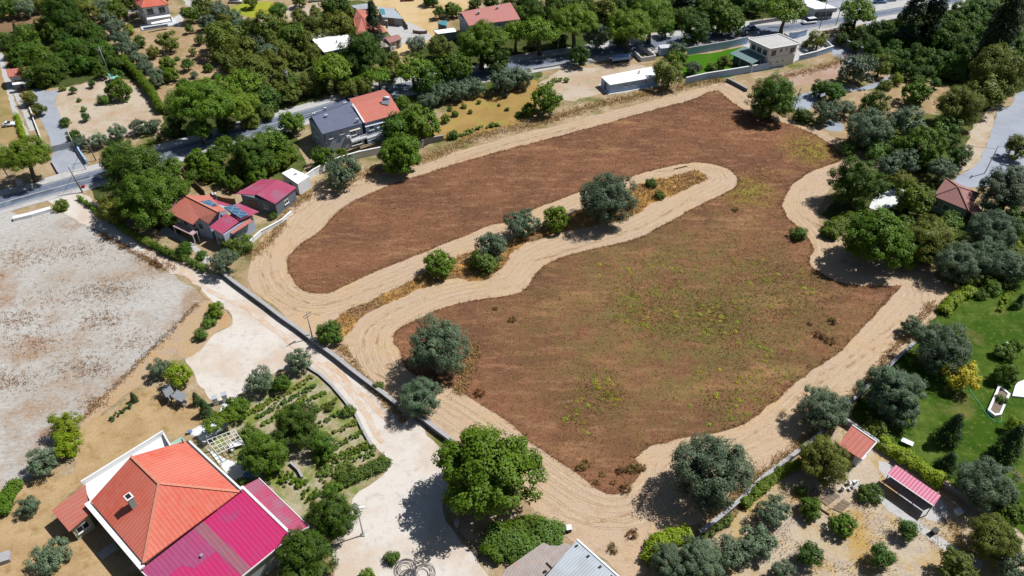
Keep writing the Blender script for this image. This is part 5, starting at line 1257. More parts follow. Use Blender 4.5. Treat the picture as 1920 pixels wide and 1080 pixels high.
# wires from the leaning lane pole
def wire(a, za, b, zb, label, sag=.5):
    A0, B0 = G(*a, 0), G(*b, 0); A0.z = za; B0.z = zb; c = (A0 + B0) / 2; bm = bmesh.new()
    tube(bm, [tuple(A0.lerp(B0, t) - c - Z * sag * 4 * t * (1 - t)) for t in [k / 12 for k in range(13)]], [.03] * 13, 4)
    o = bm_obj('overhead_wire', bm, M['black'], None); o.location = c; tag(o, label, 'wire', 'overhead wires')
for a_, za, b_, zb, lb in (((1536,54), 8.2, (1700,20), 8.0, 'overhead wire right of the roadside utility pole by the showroom'), ((1536,54), 8.2, (1428,44), 6.3, 'overhead wire between the roadside pole and the dark pole by the pines'), ((549,192), 8.9, (400,262), 8.0, 'overhead wire running left from the transformer pole'), ((180,301), 6.8, (155,361), 6.2, 'overhead wire between the thin wooden pole and the leaning lane pole'), ((549,192), 8.9, (753,150), 7.5, 'overhead wire running right from the transformer pole')): wire(a_, za, b_, zb, lb)
wire((1846,325), 6.8, (1990,300), 7.2, 'overhead wire running right from the pole on the paved drive')
wire((1846,325), 6.4, (1730,300), 6.0, 'overhead wire running left from the drive pole into the trees')

# ---------------------------------------------------------------- vehicles
def car(px, head, paint, label, kind='car', L=4.3, W=1.75, H=1.45, group='cars on the road'):
    p = G(*px); root = empty('parked_car' if 'parked' in label else 'car', p, head); tag(root, label, kind, group)
    wag = kind == 'van'
    prof = [(-L/2, .35), (-L/2, .75), (-L/2 + .12, .92), (L/2 - 1.1, .95), (L/2 - .1, .78), (L/2, .5), (L/2, .35)]
    bm = bmesh.new()
    def loft(prof, w0, w1):
        a = [bm.verts.new((x, -w0 / 2 if z < .9 else -w1 / 2, z)) for x, z in prof]; b = [bm.verts.new((x, w0 / 2 if z < .9 else w1 / 2, z)) for x, z in prof]
        n = len(prof)
        for i in range(n): bm.faces.new((a[i], a[(i + 1) % n], b[(i + 1) % n], b[i]))
        bm.faces.new(a[::-1]); bm.faces.new(b)
    loft(prof, W, W - .06)
    bmesh.ops.bevel(bm, geom=[e for e in bm.edges], offset=.05, segments=2, affect='EDGES')
    bm_obj('body', bm, paint, root, True)
    x0 = -L/2 + (.08 if wag else .45)
    cab = [(x0, .93), (x0 + .25, H - .06), (L/2 - 1.75, H - .06), (L/2 - 1.05, .93)]
    bm = bmesh.new(); a = [bm.verts.new((x, -(W/2 - (.07 if z < 1 else .2)), z)) for x, z in cab]; b = [bm.verts.new((x, W/2 - (.07 if z < 1 else .2), z)) for x, z in cab]
    for i in range(4): bm.faces.new((a[i], a[(i + 1) % 4], b[(i + 1) % 4], b[i]))
    bm.faces.new(a[::-1]); bm.faces.new(b); bm_obj('window', bm, M['glass'], root)
    bm = bmesh.new(); rbox(bm, ((x0 + .25 + L/2 - 1.75) / 2, 0, H - .03), (L/2 - 1.75 - x0 - .25) / 2 + .02, W/2 - .19, .035); bmesh.ops.bevel(bm, geom=[e for e in bm.edges], offset=.02, segments=1, affect='EDGES'); bm_obj('roof', bm, paint, root)
    for sx in (-L/2 + .75, L/2 - .8):
        for sy in (-1, 1):
            bm = bmesh.new(); tube(bm, [(sx, sy * (W/2 - .2), .31), (sx, sy * (W/2 + .01), .31)], [.31, .31], 14); wh = bm_obj('wheel', bm, M['black'], root)
            bm = bmesh.new(); tube(bm, [(sx, sy * (W/2 - .02), .31), (sx, sy * (W/2 + .03), .31)], [.19, .19], 10); bm_obj('rim', bm, M['steel'], wh)
    for sy in (-1, 1):
        bm = bmesh.new(); rbox(bm, (L/2 - .04, sy * (W/2 - .28), .66), .06, .16, .07); bm_obj('headlight', bm, M['frame'], root)
        bm = bmesh.new(); rbox(bm, (-L/2 + .03, sy * (W/2 - .2), .72), .05, .1, .1); bm_obj('tail_light', bm, M['red'], root)
def paint(name, c):
    m, nt, b = newmat(name, .25, .5); b.inputs['Base Color'].default_value = c; b.inputs['Coat Weight'].default_value = .6; return m
M['red'] = plain('red_lens', (.4, .02, .02, 1), .3)
M['p_white'] = paint('white_paint', (.7, .71, .72, 1)); M['p_black'] = paint('black_paint', (.012, .014, .02, 1)); M['p_navy'] = paint('navy_paint', (.02, .035, .08, 1)); M['p_blue'] = paint('blue_paint', (.1, .2, .36, 1)); M['p_silver'] = paint('silver_paint', (.4, .42, .45, 1)); M['p_red'] = paint('red_paint', (.4, .03, .03, 1))
car((1516,44), .28 + 3.14, M['p_white'], 'white van driving on the main road near the showroom', 'van', 4.6, 1.8, 1.75)
car((1391,67), .25, M['p_black'], 'black car on the main road, nearer to the villa wall', 'car')
car((1405,57), .25 + 3.14, M['p_navy'], 'dark navy car on the far lane passing a black car', 'car')
car((1650,5), .1, M['p_blue'], 'blue car parked at the top edge left of the slim cypress', 'car', group='parked cars')
car((1668,1), .1, M['p_white'], 'white car parked at the top edge beside a blue car', 'car', group='parked cars')
car((1741,13), .6, M['p_white'], 'white car parked between the two slim cypresses', 'car', group='parked cars')
car((808,6), 0.05, M['p_navy'], 'dark car parked under a tree in the sandy yard', 'car', group='parked cars')
car((765,1), .1, M['p_red'], 'red car parked at the top of the sandy yard', 'car', group='parked cars')
car((1519,22), .3, M['p_navy'], 'dark car parked in front of the white showroom', 'car', group='parked cars')
car((19,236), .3, M['p_white'], 'white car parked alone on the yellow plot at left', 'car', L=2.9, W=1.4, H=1.2, group='parked cars')
car((593,2), .4, M['p_silver'], 'silver car parked on the pale soil above the meadow', 'car', group='parked cars')
car((484,-1), .4, M['p_white'], 'white car at the top edge near the yellow meadow', 'car', group='parked cars')
car((442,5), .1, M['p_silver'], 'pale silver car left of the yellow meadow under trees', 'car', group='parked cars')

# ---------------------------------------------------------------- smaller things
def coil(px, r, label):
    p = G(*px); root = empty('pipe_coil', p); tag(root, label, 'pipe coil', 'coils of black pipe')
    for k in range(5):
        bm = bmesh.new(); rr = r * (1 - .13 * k) * rng.uniform(.93, 1.05); ox, oy = rng.normal(0, .12, 2); t = rng.uniform(-.12, .12, 2)
        n = 40; pts = [(ox + rr * math.cos(6.283 * j / n), oy + rr * math.sin(6.283 * j / n), .12 + k * .09 + rr * (t[0] * math.cos(6.283 * j / n) + t[1] * math.sin(6.283 * j / n)) + .1) for j in range(n + 1)]
        tube(bm, pts, [.035] * (n + 1), 6); bm_obj('loop', bm, M['pipe'], root, True)
M['pipe'] = plain('grey_pipe', (.10, .10, .11, 1), .6, .3, 3)
coil((760,1068), 1.5, 'large grey pipe coil left of the other at the bottom of the lane'); coil((792,1078), 1.7, 'large grey pipe coil right of the other at the bottom of the lane'); coil((768,1080), 1.0, 'small inner pipe coil heaped between the two large ones')
# hoses on the lawn
def hose(px, label):
    L = smooth_loop([G(*q) for q in px], .3, .02, False); c = sum(L) / len(L); bm = bmesh.new()
    tube(bm, [(*(q - c), .05) for q in L], [.05] * len(L), 6); o = bm_obj('garden_hose', bm, M['hose'], None, True); o.location = (c[0], c[1], .02); tag(o, label, 'hose', 'green hoses on the lawn')
M['hose'] = plain('green_hose', (.06, .42, .24, 1), .5, .1)
hose([(1829,687),(1833,700),(1830,712),(1820,720),(1806,722),(1801,728),(1803,735),(1807,732)], 'looped green hose curling round the yellow leaved tree')
hose([(1815,723),(1822,738),(1835,755),(1848,775),(1860,787),(1870,793),(1876,790),(1877,782)], 'long green hose running from the yellow tree to the planter')
# planter with shrub
PL = Bld('stone_planter', 'white-edged raised planter with a rounded end on the lawn', 'planter', [(1852,768),(1866,779),(1878,777),(1895,738),(1873,720)], .55)
P_ = [Vector(q[:2]) for q in PL.eave]; Pin = inset(P_, .35); bm = bmesh.new(); n = len(P_)
lo = [bm.verts.new((q.x, q.y, 0)) for q in P_]; hi = [bm.verts.new((q.x, q.y, .55)) for q in P_]; hin = [bm.verts.new((q.x, q.y, .55)) for q in Pin]; lin_ = [bm.verts.new((q.x, q.y, .3)) for q in Pin]
for i in range(n):
    j = (i + 1) % n
    for A_, B_ in ((lo, hi), (hi, hin), (hin, lin_)): bm.faces.new((A_[i], A_[j], B_[j], B_[i]))
PL.o('kerb', bm, M['white']); PL.prism('soil', inset(P_, .3), .05, .4, plain('planter_soil', (.22, .17, .13, 1), .95, .3, 2))
TR = Bld('terrace_slab', 'white terrace corner at the right edge of the lawn', 'terrace', [(1898,742),(1925,745),(1925,710),(1905,718)], .3); TR.prism('slab', [Vector(q[:2]) for q in TR.eave], 0, .3, M['white'])
def table(px, w, d, h, rz, mat, name, label, cat='table', group=None):
    p = G(*px); root = empty(name, p, rz); tag(root, label, cat, group)
    bm = bmesh.new(); rbox(bm, (0, 0, h), w / 2, d / 2, .04); bm_obj('top', bm, mat, root)
    for sx in (-1, 1):
        for sy in (-1, 1): bm = bmesh.new(); tube(bm, [(sx * (w / 2 - .1), sy * (d / 2 - .1), 0), (sx * (w / 2 - .1), sy * (d / 2 - .1), h - .03)], [.05, .04], 6); bm_obj('leg', bm, M['steel'], root)
table((1699,833), 1.7, .9, .6, -.62, M['white'], 'white_bench_table', 'white low table standing on the lawn by the hedge')
def chair(px, rz, mat, label, group):
    p = G(*px); root = empty('garden_chair', p, rz); tag(root, label, 'chair', group)
    bm = bmesh.new(); rbox(bm, (0, 0, .42), .25, .25, .03); bm_obj('seat', bm, mat, root)
    bm = bmesh.new(); rbox(bm, (-.24, 0, .68), .03, .24, .24); bm_obj('backrest', bm, mat, root)
    for sx in (-1, 1):
        for sy in (-1, 1): bm = bmesh.new(); tube(bm, [(sx * .22, sy * .22, 0), (sx * .2, sy * .2, .4)], [.025, .025], 5); bm_obj('leg', bm, mat, root)
for q, a_, lab in (((1592,908), .3, 'upper left white garden chair on the terrace'), ((1602,906), 2.5, 'upper right white garden chair on the terrace'), ((1580,919), .6, 'lower left white garden chair on the terrace'), ((1593,919), 3.4, 'lower right white garden chair on the terrace')): chair(q, a_, M['white'], lab, 'white chairs on the terrace')
# garden swing seats / metal frames beside the conifer
def loungers(px, rz, label):
    p = G(*px); root = empty('garden_swing', p, rz); tag(root, label, 'swing', 'grey metal garden swings')
    bm = bmesh.new()
    for sx in (-1, 1):
        tube(bm, [(sx * 1.1, -.8, 0), (sx * 1.1, 0, 1.9), (sx * 1.1, .8, 0)], [.05] * 3, 6)
    tube(bm, [(-1.1, 0, 1.9), (1.1, 0, 1.9)], [.05, .05], 6); bm_obj('frame', bm, M['steel'], root)
    bm = bmesh.new(); box_bm(bm, (0, .1, 1.95), Vector((1, 0, 0)), Vector((0, .96, .26)), Vector((0, -.26, .96)), 1.15, .7, .03); bm_obj('canopy', bm, M['steel'], root)
    bm = bmesh.new(); rbox(bm, (0, 0, .5), .9, .3, .05); bm_obj('seat', bm, M['cap_pale'], root)
    bm = bmesh.new(); rbox(bm, (0, .32, .85), .9, .04, .3); bm_obj('backrest', bm, M['cap_pale'], root)
loungers((320,748), -.9, 'grey metal garden swing nearer the field side of the conifer'); loungers((342,758), -.5, 'grey metal garden swing next to the clipped dark hedge bushes')
bm = bmesh.new()
for a_, b_2 in (((306,748),(322,768)), ((322,768),(340,758)), ((340,758),(324,742))):
    q0, q1 = G(*a_), G(*b_2); tube(bm, [(q0.x, q0.y, .1), (q1.x, q1.y, .1)], [.06, .06], 5)
sf = bm_obj('sandbox_frame', bm, M['wood'], None); tag(sf, 'square wooden sandbox frame on the dry lawn', 'frame')
# pergola with vine, entrance table
PG = Bld('pergola', 'white metal grid pergola over the white terrace, half covered by vine', 'pergola', [(408,852),(455,828),(440,806),(388,826)], 2.6)
E_ = PG.eave; bm = bmesh.new()
for i_ in range(7):
    q0, q1 = E_[0].lerp(E_[1], i_ / 6), E_[3].lerp(E_[2], i_ / 6); tube(bm, [tuple(q0), tuple(q1)], [.05, .05], 5)
for i_ in range(5):
    q0, q1 = E_[0].lerp(E_[3], i_ / 4), E_[1].lerp(E_[2], i_ / 4); tube(bm, [tuple(q0 + Z * .08), tuple(q1 + Z * .08)], [.05, .05], 5)
PG.o('grid', bm, M['trim'])
for q in E_:
    bm = bmesh.new(); tube(bm, [(q.x, q.y, 0), (q.x, q.y, 2.6)], [.07, .07], 6); PG.o('post', bm, M['trim'])
hedge('vine', [(392,820),(408,808),(430,798),(446,792)], 3.4, 1.1, 'F', 'bright green vine spreading over the white pergola', 'vine', 1.0, .16, z0=2.3)
table((445,838), 1.8, 1.0, .75, .4, M['white'], 'terrace_table', 'white table under the open side of the pergola')
chair((436,846), 1.0, M['white'], 'white chair left of the pergola table', 'white chairs by the pergola'); chair((455,848), 2.4, M['white'], 'white chair right of the pergola table', 'white chairs by the pergola')
chair((358,812), .3, M['p_blue'], 'blue and white chair at the house end of the terrace path', 'white chairs by the pergola')
def box_thing(name, px, sx, sy, h, rz, mat, label, cat, top=None, part='body'):
    p = G(*px); root = empty(name, p, rz); tag(root, label, cat)
    bm = bmesh.new(); rbox(bm, (0, 0, h / 2), sx / 2, sy / 2, h / 2); bmesh.ops.bevel(bm, geom=[e for e in bm.edges], offset=.03, segments=1, affect='EDGES'); bm_obj(part, bm, mat, root)
    bm = bmesh.new(); rbox(bm, (0, 0, h + .04), sx / 2 + .05, sy / 2 + .05, .04); bm_obj('lid', bm, top or mat, root)
box_thing('gate_pillar', (406,757), .8, .8, 1.5, .4, M['white'], 'white gate pillar left of the garden path entrance', 'pillar', M['p_silver'])
box_thing('gate_pillar', (424,752), .8, .8, 1.7, .4, M['white'], 'white gate pillar right of the garden path entrance', 'pillar', M['p_silver'])
box_thing('white_bin', (1066,995), .7, .7, .8, .2, M['black'], 'small dark bin with a white lid by the corrugated barn', 'bin', M['white'])
box_thing('metal_cabinet', (40,350), 1.1, .6, 1.6, .3, M['steel'], 'pale metal cabinet in the shade of the left pine', 'cabinet')
box_thing('gate_post', (857,988), .5, .5, 1.4, .7, M['blockwall'], 'pale gate post in the shade of the big green tree', 'post', M['cap_pale'])
box_thing('well_box', (1750,1000), .9, .6, .8, .5, M['black'], 'black meter box beside the concrete path', 'box')
box_thing('white_tub', (1795,963), .8, .8, .7, .3, M['white'], 'white tub standing in the shade beside the shelter', 'tub')
box_thing('covered_boat', (476,892), 2.6, .9, .9, .5, M['p_blue'], 'blue-grey covered long object beside the magenta roof', 'boat')
box_thing('stone_pile', (8,1050), 1.8, 1.4, .7, .4, M['cap_pale'], 'pale block pile at the left bottom edge', 'blocks')
box_thing('site_cabin', (1246,101), 3.6, 2.2, 2.2, .2, M['wall_blue_shade'], 'pale blue cabin behind the angled white wall', 'cabin', M['wall_pale'])
box_thing('road_sign_base', (157,352), .6, .4, .5, .2, M['red'], 'small red box at the foot of the leaning lane pole', 'box')
def parasol(px, r, h, mat, label):
    p = G(*px); root = empty('parasol', p); tag(root, label, 'parasol')
    bm = bmesh.new(); tube(bm, [(0, 0, 0), (0, 0, h)], [.04, .04], 6); bm_obj('pole', bm, M['steel'], root)
    bm = bmesh.new(); n = 8; top = bm.verts.new((0, 0, h)); rim = [bm.verts.new((r * math.cos(6.283 * i / n), r * math.sin(6.283 * i / n), h - r * .35)) for i in range(n)]
    for i in range(n): bm.faces.new((rim[i], rim[(i + 1) % n], top))
    bm_obj('canopy', bm, mat, root)
    bm = bmesh.new(); tube(bm, [(0, 0, 0), (0, 0, .1)], [.3, .28], 10); bm_obj('base', bm, M['blockwall'], root)

# ---------------------------------------------------------------- weeds and vegetable rows
def small_copies(name, sp, spots, label, cat, group, s0, s1, mat=None, flat=.9):
    first = None
    cl, k = crown_cloud('S', .35, 1)
    for (x, y) in spots:
        if first is None:
            first = o = put_leaves(name, cl, mat or LEAF[sp])
        else: o = first.copy(); COL.objects.link(o)
        o.location = (x, y, -.02); s = rng.uniform(s0, s1); o.scale = (s, s * rng.uniform(.7, 1.2), s * flat * rng.uniform(.7, 1.2)); o.rotation_euler = (0, 0, rng.uniform(0, 6.28))
        tag(o, label, cat, group)
def around(px, n, spread):
    p = G(*px); return [(p.x + a, p.y + b) for a, b in rng.normal(0, spread, (n, 2))]
sp_ = []
for q, n, s in (((1195,570),16,3.4),((1215,600),9,2.0),((1290,600),10,3.2),((1330,605),8,2.0),((1120,727),9,1.5),((1150,745),4,.8),((1090,790),7,1.6),((1070,760),4,1.2),((1335,575),6,2),((1400,500),9,3.5),((1480,530),10,3.6),((1360,760),9,2.4),((1390,740),8,2.4),((1430,715),6,2.2),((1400,640),8,3),((1320,700),5,1.5),((1240,500),6,3),((1440,590),8,3),((1520,560),5,2.5),((1150,510),4,2),((1460,660),5,2),((1290,480),5,2.5)):
    sp_ += around(q, int(n * 2.2), s * 1.1)
P_ = np.array(sp_); sp_ = [tuple(q) for q in P_[inside(P_, SHEETS['dry_brown_field'])]]
M['weed'] = leaf_mat('weed_leaf', (.20, .24, .016, 1), (.50, .48, .04, 1), .12, .05, .3)
small_copies('weed_clump', 'Y', sp_, 'low yellow-green weed clump growing among the brown field grass', 'weed', 'yellow-green weed clumps in the field', .14, .5, M['weed'], .5)
gm_, nt_, b_ = newmat('weed_blades', .9, .1)
at_ = N(nt_, 'ShaderNodeAttribute', attribute_name='tone')
nt_.links.new(mix(nt_, at_.outputs['Fac'], A(110, 116, 50), A(186, 182, 72)), b_.inputs['Base Color']); M['weed_blade'] = gm_
wp_ = np.concatenate([np.array(around(q, n * 45, s * 1.15)) for q, n, s in (((1195,570),16,3.6),((1215,600),9,2.4),((1290,600),14,4.2),((1330,605),10,3.0),((1120,727),7,1.7),((1150,745),4,1.2),((1090,790),5,1.8),((1335,575),8,3),((1400,500),12,4.5),((1480,530),14,4.5),((1360,760),7,2.6),((1430,715),6,2.8),((1400,640),10,4),((1240,500),8,4),((1440,590),10,4),((1520,560),8,3.5),((1520,282),12,2.6),((1400,360),10,2.4),((1430,330),6,2.2))])
tufts('weed_grass', wp_[inside(wp_, SHEETS['dry_brown_field'])], .1, .3, .15, 3, M['weed_blade'], 'thin yellow-green weeds spreading through the brown field grass', wid=.08)
M['drybush'] = leaf_mat('dry_weed_leaf', (.13, .07, .02, 1), (.24, .14, .045, 1), .1, .03, .25)
sp_ = [tuple(G(*q)[:2]) for q in ((1540,632),(1548,637),(1532,628),(1556,640),(1518,608),(1130,890),(1090,880),(1185,880),(1200,878),(1150,905),(1120,905),(1185,1005),(1150,1030),(900,738),(1380,395),(960,600),(930,580),(1560,605),(1100,870),(1165,885),(1175,920),(300,500),(290,495),(230,465))]
small_copies('dry_bush', 'S', sp_, 'low rust-brown dried bush on the field edge', 'bush', 'dried brown bushes', .5, 1.1, M['drybush'])
# vegetable rows: each row one bed of plants
R0, R1, R2 = G(455,770), G(575,690), G(690,850)
rows = [([(455,780),(480,765),(505,750)], 'F', 'short crop row beside the gate pillars, dense and green'), ([(610,868),(660,848),(705,838)], 'F', 'tall weedy crop row near the bottom of the plot'), ([(520,775),(548,757),(575,742)], 'S', 'middle crop row behind the airy dark green tree'), ([(478,770),(515,748),(560,722),(585,705)], 'W', 'first sparse crop row nearest the olive bushes'), ([(482,782),(530,755),(590,722)], 'S', 'second crop row from the olive bushes, green and low'), ([(490,797),(540,768),(610,735)], 'F', 'third crop row from the olive bushes, bright green'), ([(560,790),(600,765),(632,750)], 'W', 'fourth crop row, short and yellowish beside the lane edging'), ([(570,812),(610,788),(650,768)], 'S', 'fifth crop row, mid green beside the lane edging'), ([(590,832),(630,808),(668,790)], 'W', 'sixth crop row, straw coloured beside the lane edging'), ([(612,846),(650,825),(680,808)], 'F', 'seventh crop row, low and broken near the plot corner'), ([(600,870),(640,848),(690,832)], 'W', 'eighth crop row, ochre green near the plot corner'), ([(598,890),(640,868),(700,850)], 'S', 'last crop row, dense green at the bottom of the plot')]
for px_, s_, lab in rows: hedge('crop_row', px_, 1.15, .6, s_, lab, 'crop row', 1.0, .14, 'crop rows of the vegetable plot')

# ---------------------------------------------------------------- hedges
hedge('hedge', [(640,895),(665,890),(690,880),(710,872),(722,862)], 2.2, 1.7, 'S', 'thick leafy hedge at the lower corner of the vegetable plot', dens=1.1, leaf=.17)
hedge('hedge', [(615,925),(640,905),(662,897)], 1.8, 1.2, 'F', 'low bright hedge behind the lane side dense tree', dens=1, leaf=.16)
hedge('hedge', [(148,370),(165,382),(182,396)], 1.1, 1.2, 'F', 'short clipped hedge at the mouth of the gravel lane', leaf=.14)
hedge('hedge', [(190,395),(220,418),(250,438),(285,458)], 1.8, 1.5, 'S', 'upper stretch of the lane hedge under the big broadleaf trees', leaf=.16)
hedge('hedge', [(288,458),(312,472),(330,480)], 1.6, 1.5, 'B', 'dark lower stretch of the lane hedge opposite the stony lot', leaf=.16)
hedge('hedge', [(336,480),(360,492),(385,503)], 1.7, 1.4, 'S', 'last stretch of the lane hedge before the olive at the wall', leaf=.16)
hedge('hedge', [(232,110),(245,125),(258,140),(272,158),(288,180),(302,205)], 2.0, 2.6, 'F', 'long clipped green hedge between gravel garden and orchard', leaf=.2)
hedge('hedge', [(30,215),(38,240),(46,262)], 1.4, 1.4, 'Y', 'low green hedge strip left of the grey driveway', leaf=.15)
hedge('hedge', [(241,283),(265,276),(290,266),(300,258)], 1.5, 1.0, 'F', 'low green hedge on the bank beside the footpath', leaf=.16)
hedge('hedge', [(208,786),(225,773),(245,760)], .9, .7, 'T', 'narrow dark green hedge strip on the dry lawn', leaf=.12)
hedge('hedge', [(1655,830),(1680,848),(1710,865),(1740,885),(1765,900)], 2.4, 1.8, 'Y', 'bright lime green hedge between the lawn and the pink shelter', dens=1.1, leaf=.18)
hedge('hedge', [(1768,582),(1785,565),(1805,550),(1822,543)], 2.6, 1.5, 'Y', 'lime yellow hedge row at the upper corner of the lawn', dens=1.1, leaf=.18)
hedge('hedge', [(1395,945),(1415,925),(1440,903),(1465,885)], 1.8, 1.4, 'F', 'green creeper hedge along the olive plot side of the boundary wall', leaf=.16)
hedge('hedge', [(1470,882),(1490,872),(1512,862)], 1.7, 1.3, 'Y', 'yellow-green creeper hedge along the wall near the terrace tree', leaf=.16)
hedge('hedge', [(1320,1006),(1345,990),(1370,970)], 1.2, 1.0, 'S', 'ochre-green creeper at the lower end of the boundary wall', leaf=.14)
hedge('hedge', [(0,960),(10,930),(28,905)], 2.2, 1.8, 'F', 'rounded dark green hedge at the left edge beside the stony lot', leaf=.17)
hedge('hedge', [(920,1000),(950,1015),(985,1030),(1020,1000),(1050,1003)], 4.4, 2.2, 'S', 'wide ivy-like hedge spilling over the stained lean-to roof', dens=.85, leaf=.2)
hedge('hedge', [(920,1040),(950,1000),(990,985),(1020,995)], 3.6, 1.9, 'F', 'bright leafy bank below the big tree beside the lean-to', dens=.9, leaf=.2)
hedge('hedge', [(1875,580),(1885,560),(1895,548)], 1.0, .9, 'Y', 'small lime border shrub row on white stones in the lawn', leaf=.14)
hedge('hedge', [(1555,440),(1570,420),(1600,410),(1625,415)], 4.0, 2.0, 'F', 'low green thicket left of the big fig beside the mown band', dens=.8, leaf=.22)
hedge('hedge', [(465,445),(450,462),(435,480)], 2.2, 1.5, 'S', 'leafy bank between the solar panel house and the field', leaf=.18)
hedge('hedge', [(850,256),(870,250),(895,240),(935,232)], 1.4, 1.0, 'S', 'loose green weeds along the edge of the ochre plot', dens=.6, leaf=.2)
hedge('hedge', [(1025,165),(1040,150),(1065,150)], 2.4, .9, 'F', 'patch of green weeds on the parking yard', dens=.5, leaf=.2)
hedge('weed_patch', [(600,880),(630,872),(655,880),(640,905),(610,915)], 4.5, .9, 'S', 'overgrown weedy green patch in the lower corner of the vegetable plot', 'weeds', .5, .2)
hedge('weed_patch', [(470,860),(520,890),(560,905),(590,930)], 3.0, .8, 'F', 'weedy green strip under the fruit tree towards the magenta roof', 'weeds', .45, .2)
hedge('reed_bank', [(1215,1050),(1235,1020),(1262,1005),(1290,1000)], 3.0, 1.6, 'Y', 'yellow-green reed bank at the bottom of the boundary wall', 'reeds', .9, .2)
hedge('reed_bank', [(545,160),(570,155),(600,165)], 4.0, 3.4, 'S', 'pale green reed bank beside the side road and transformer pole', 'reeds', .7, .28)
hedge('reed_bank', [(640,165),(665,158),(690,152)], 3.4, 3.4, 'F', 'bright green reed bank between two pines by the main road', 'reeds', .7, .28)

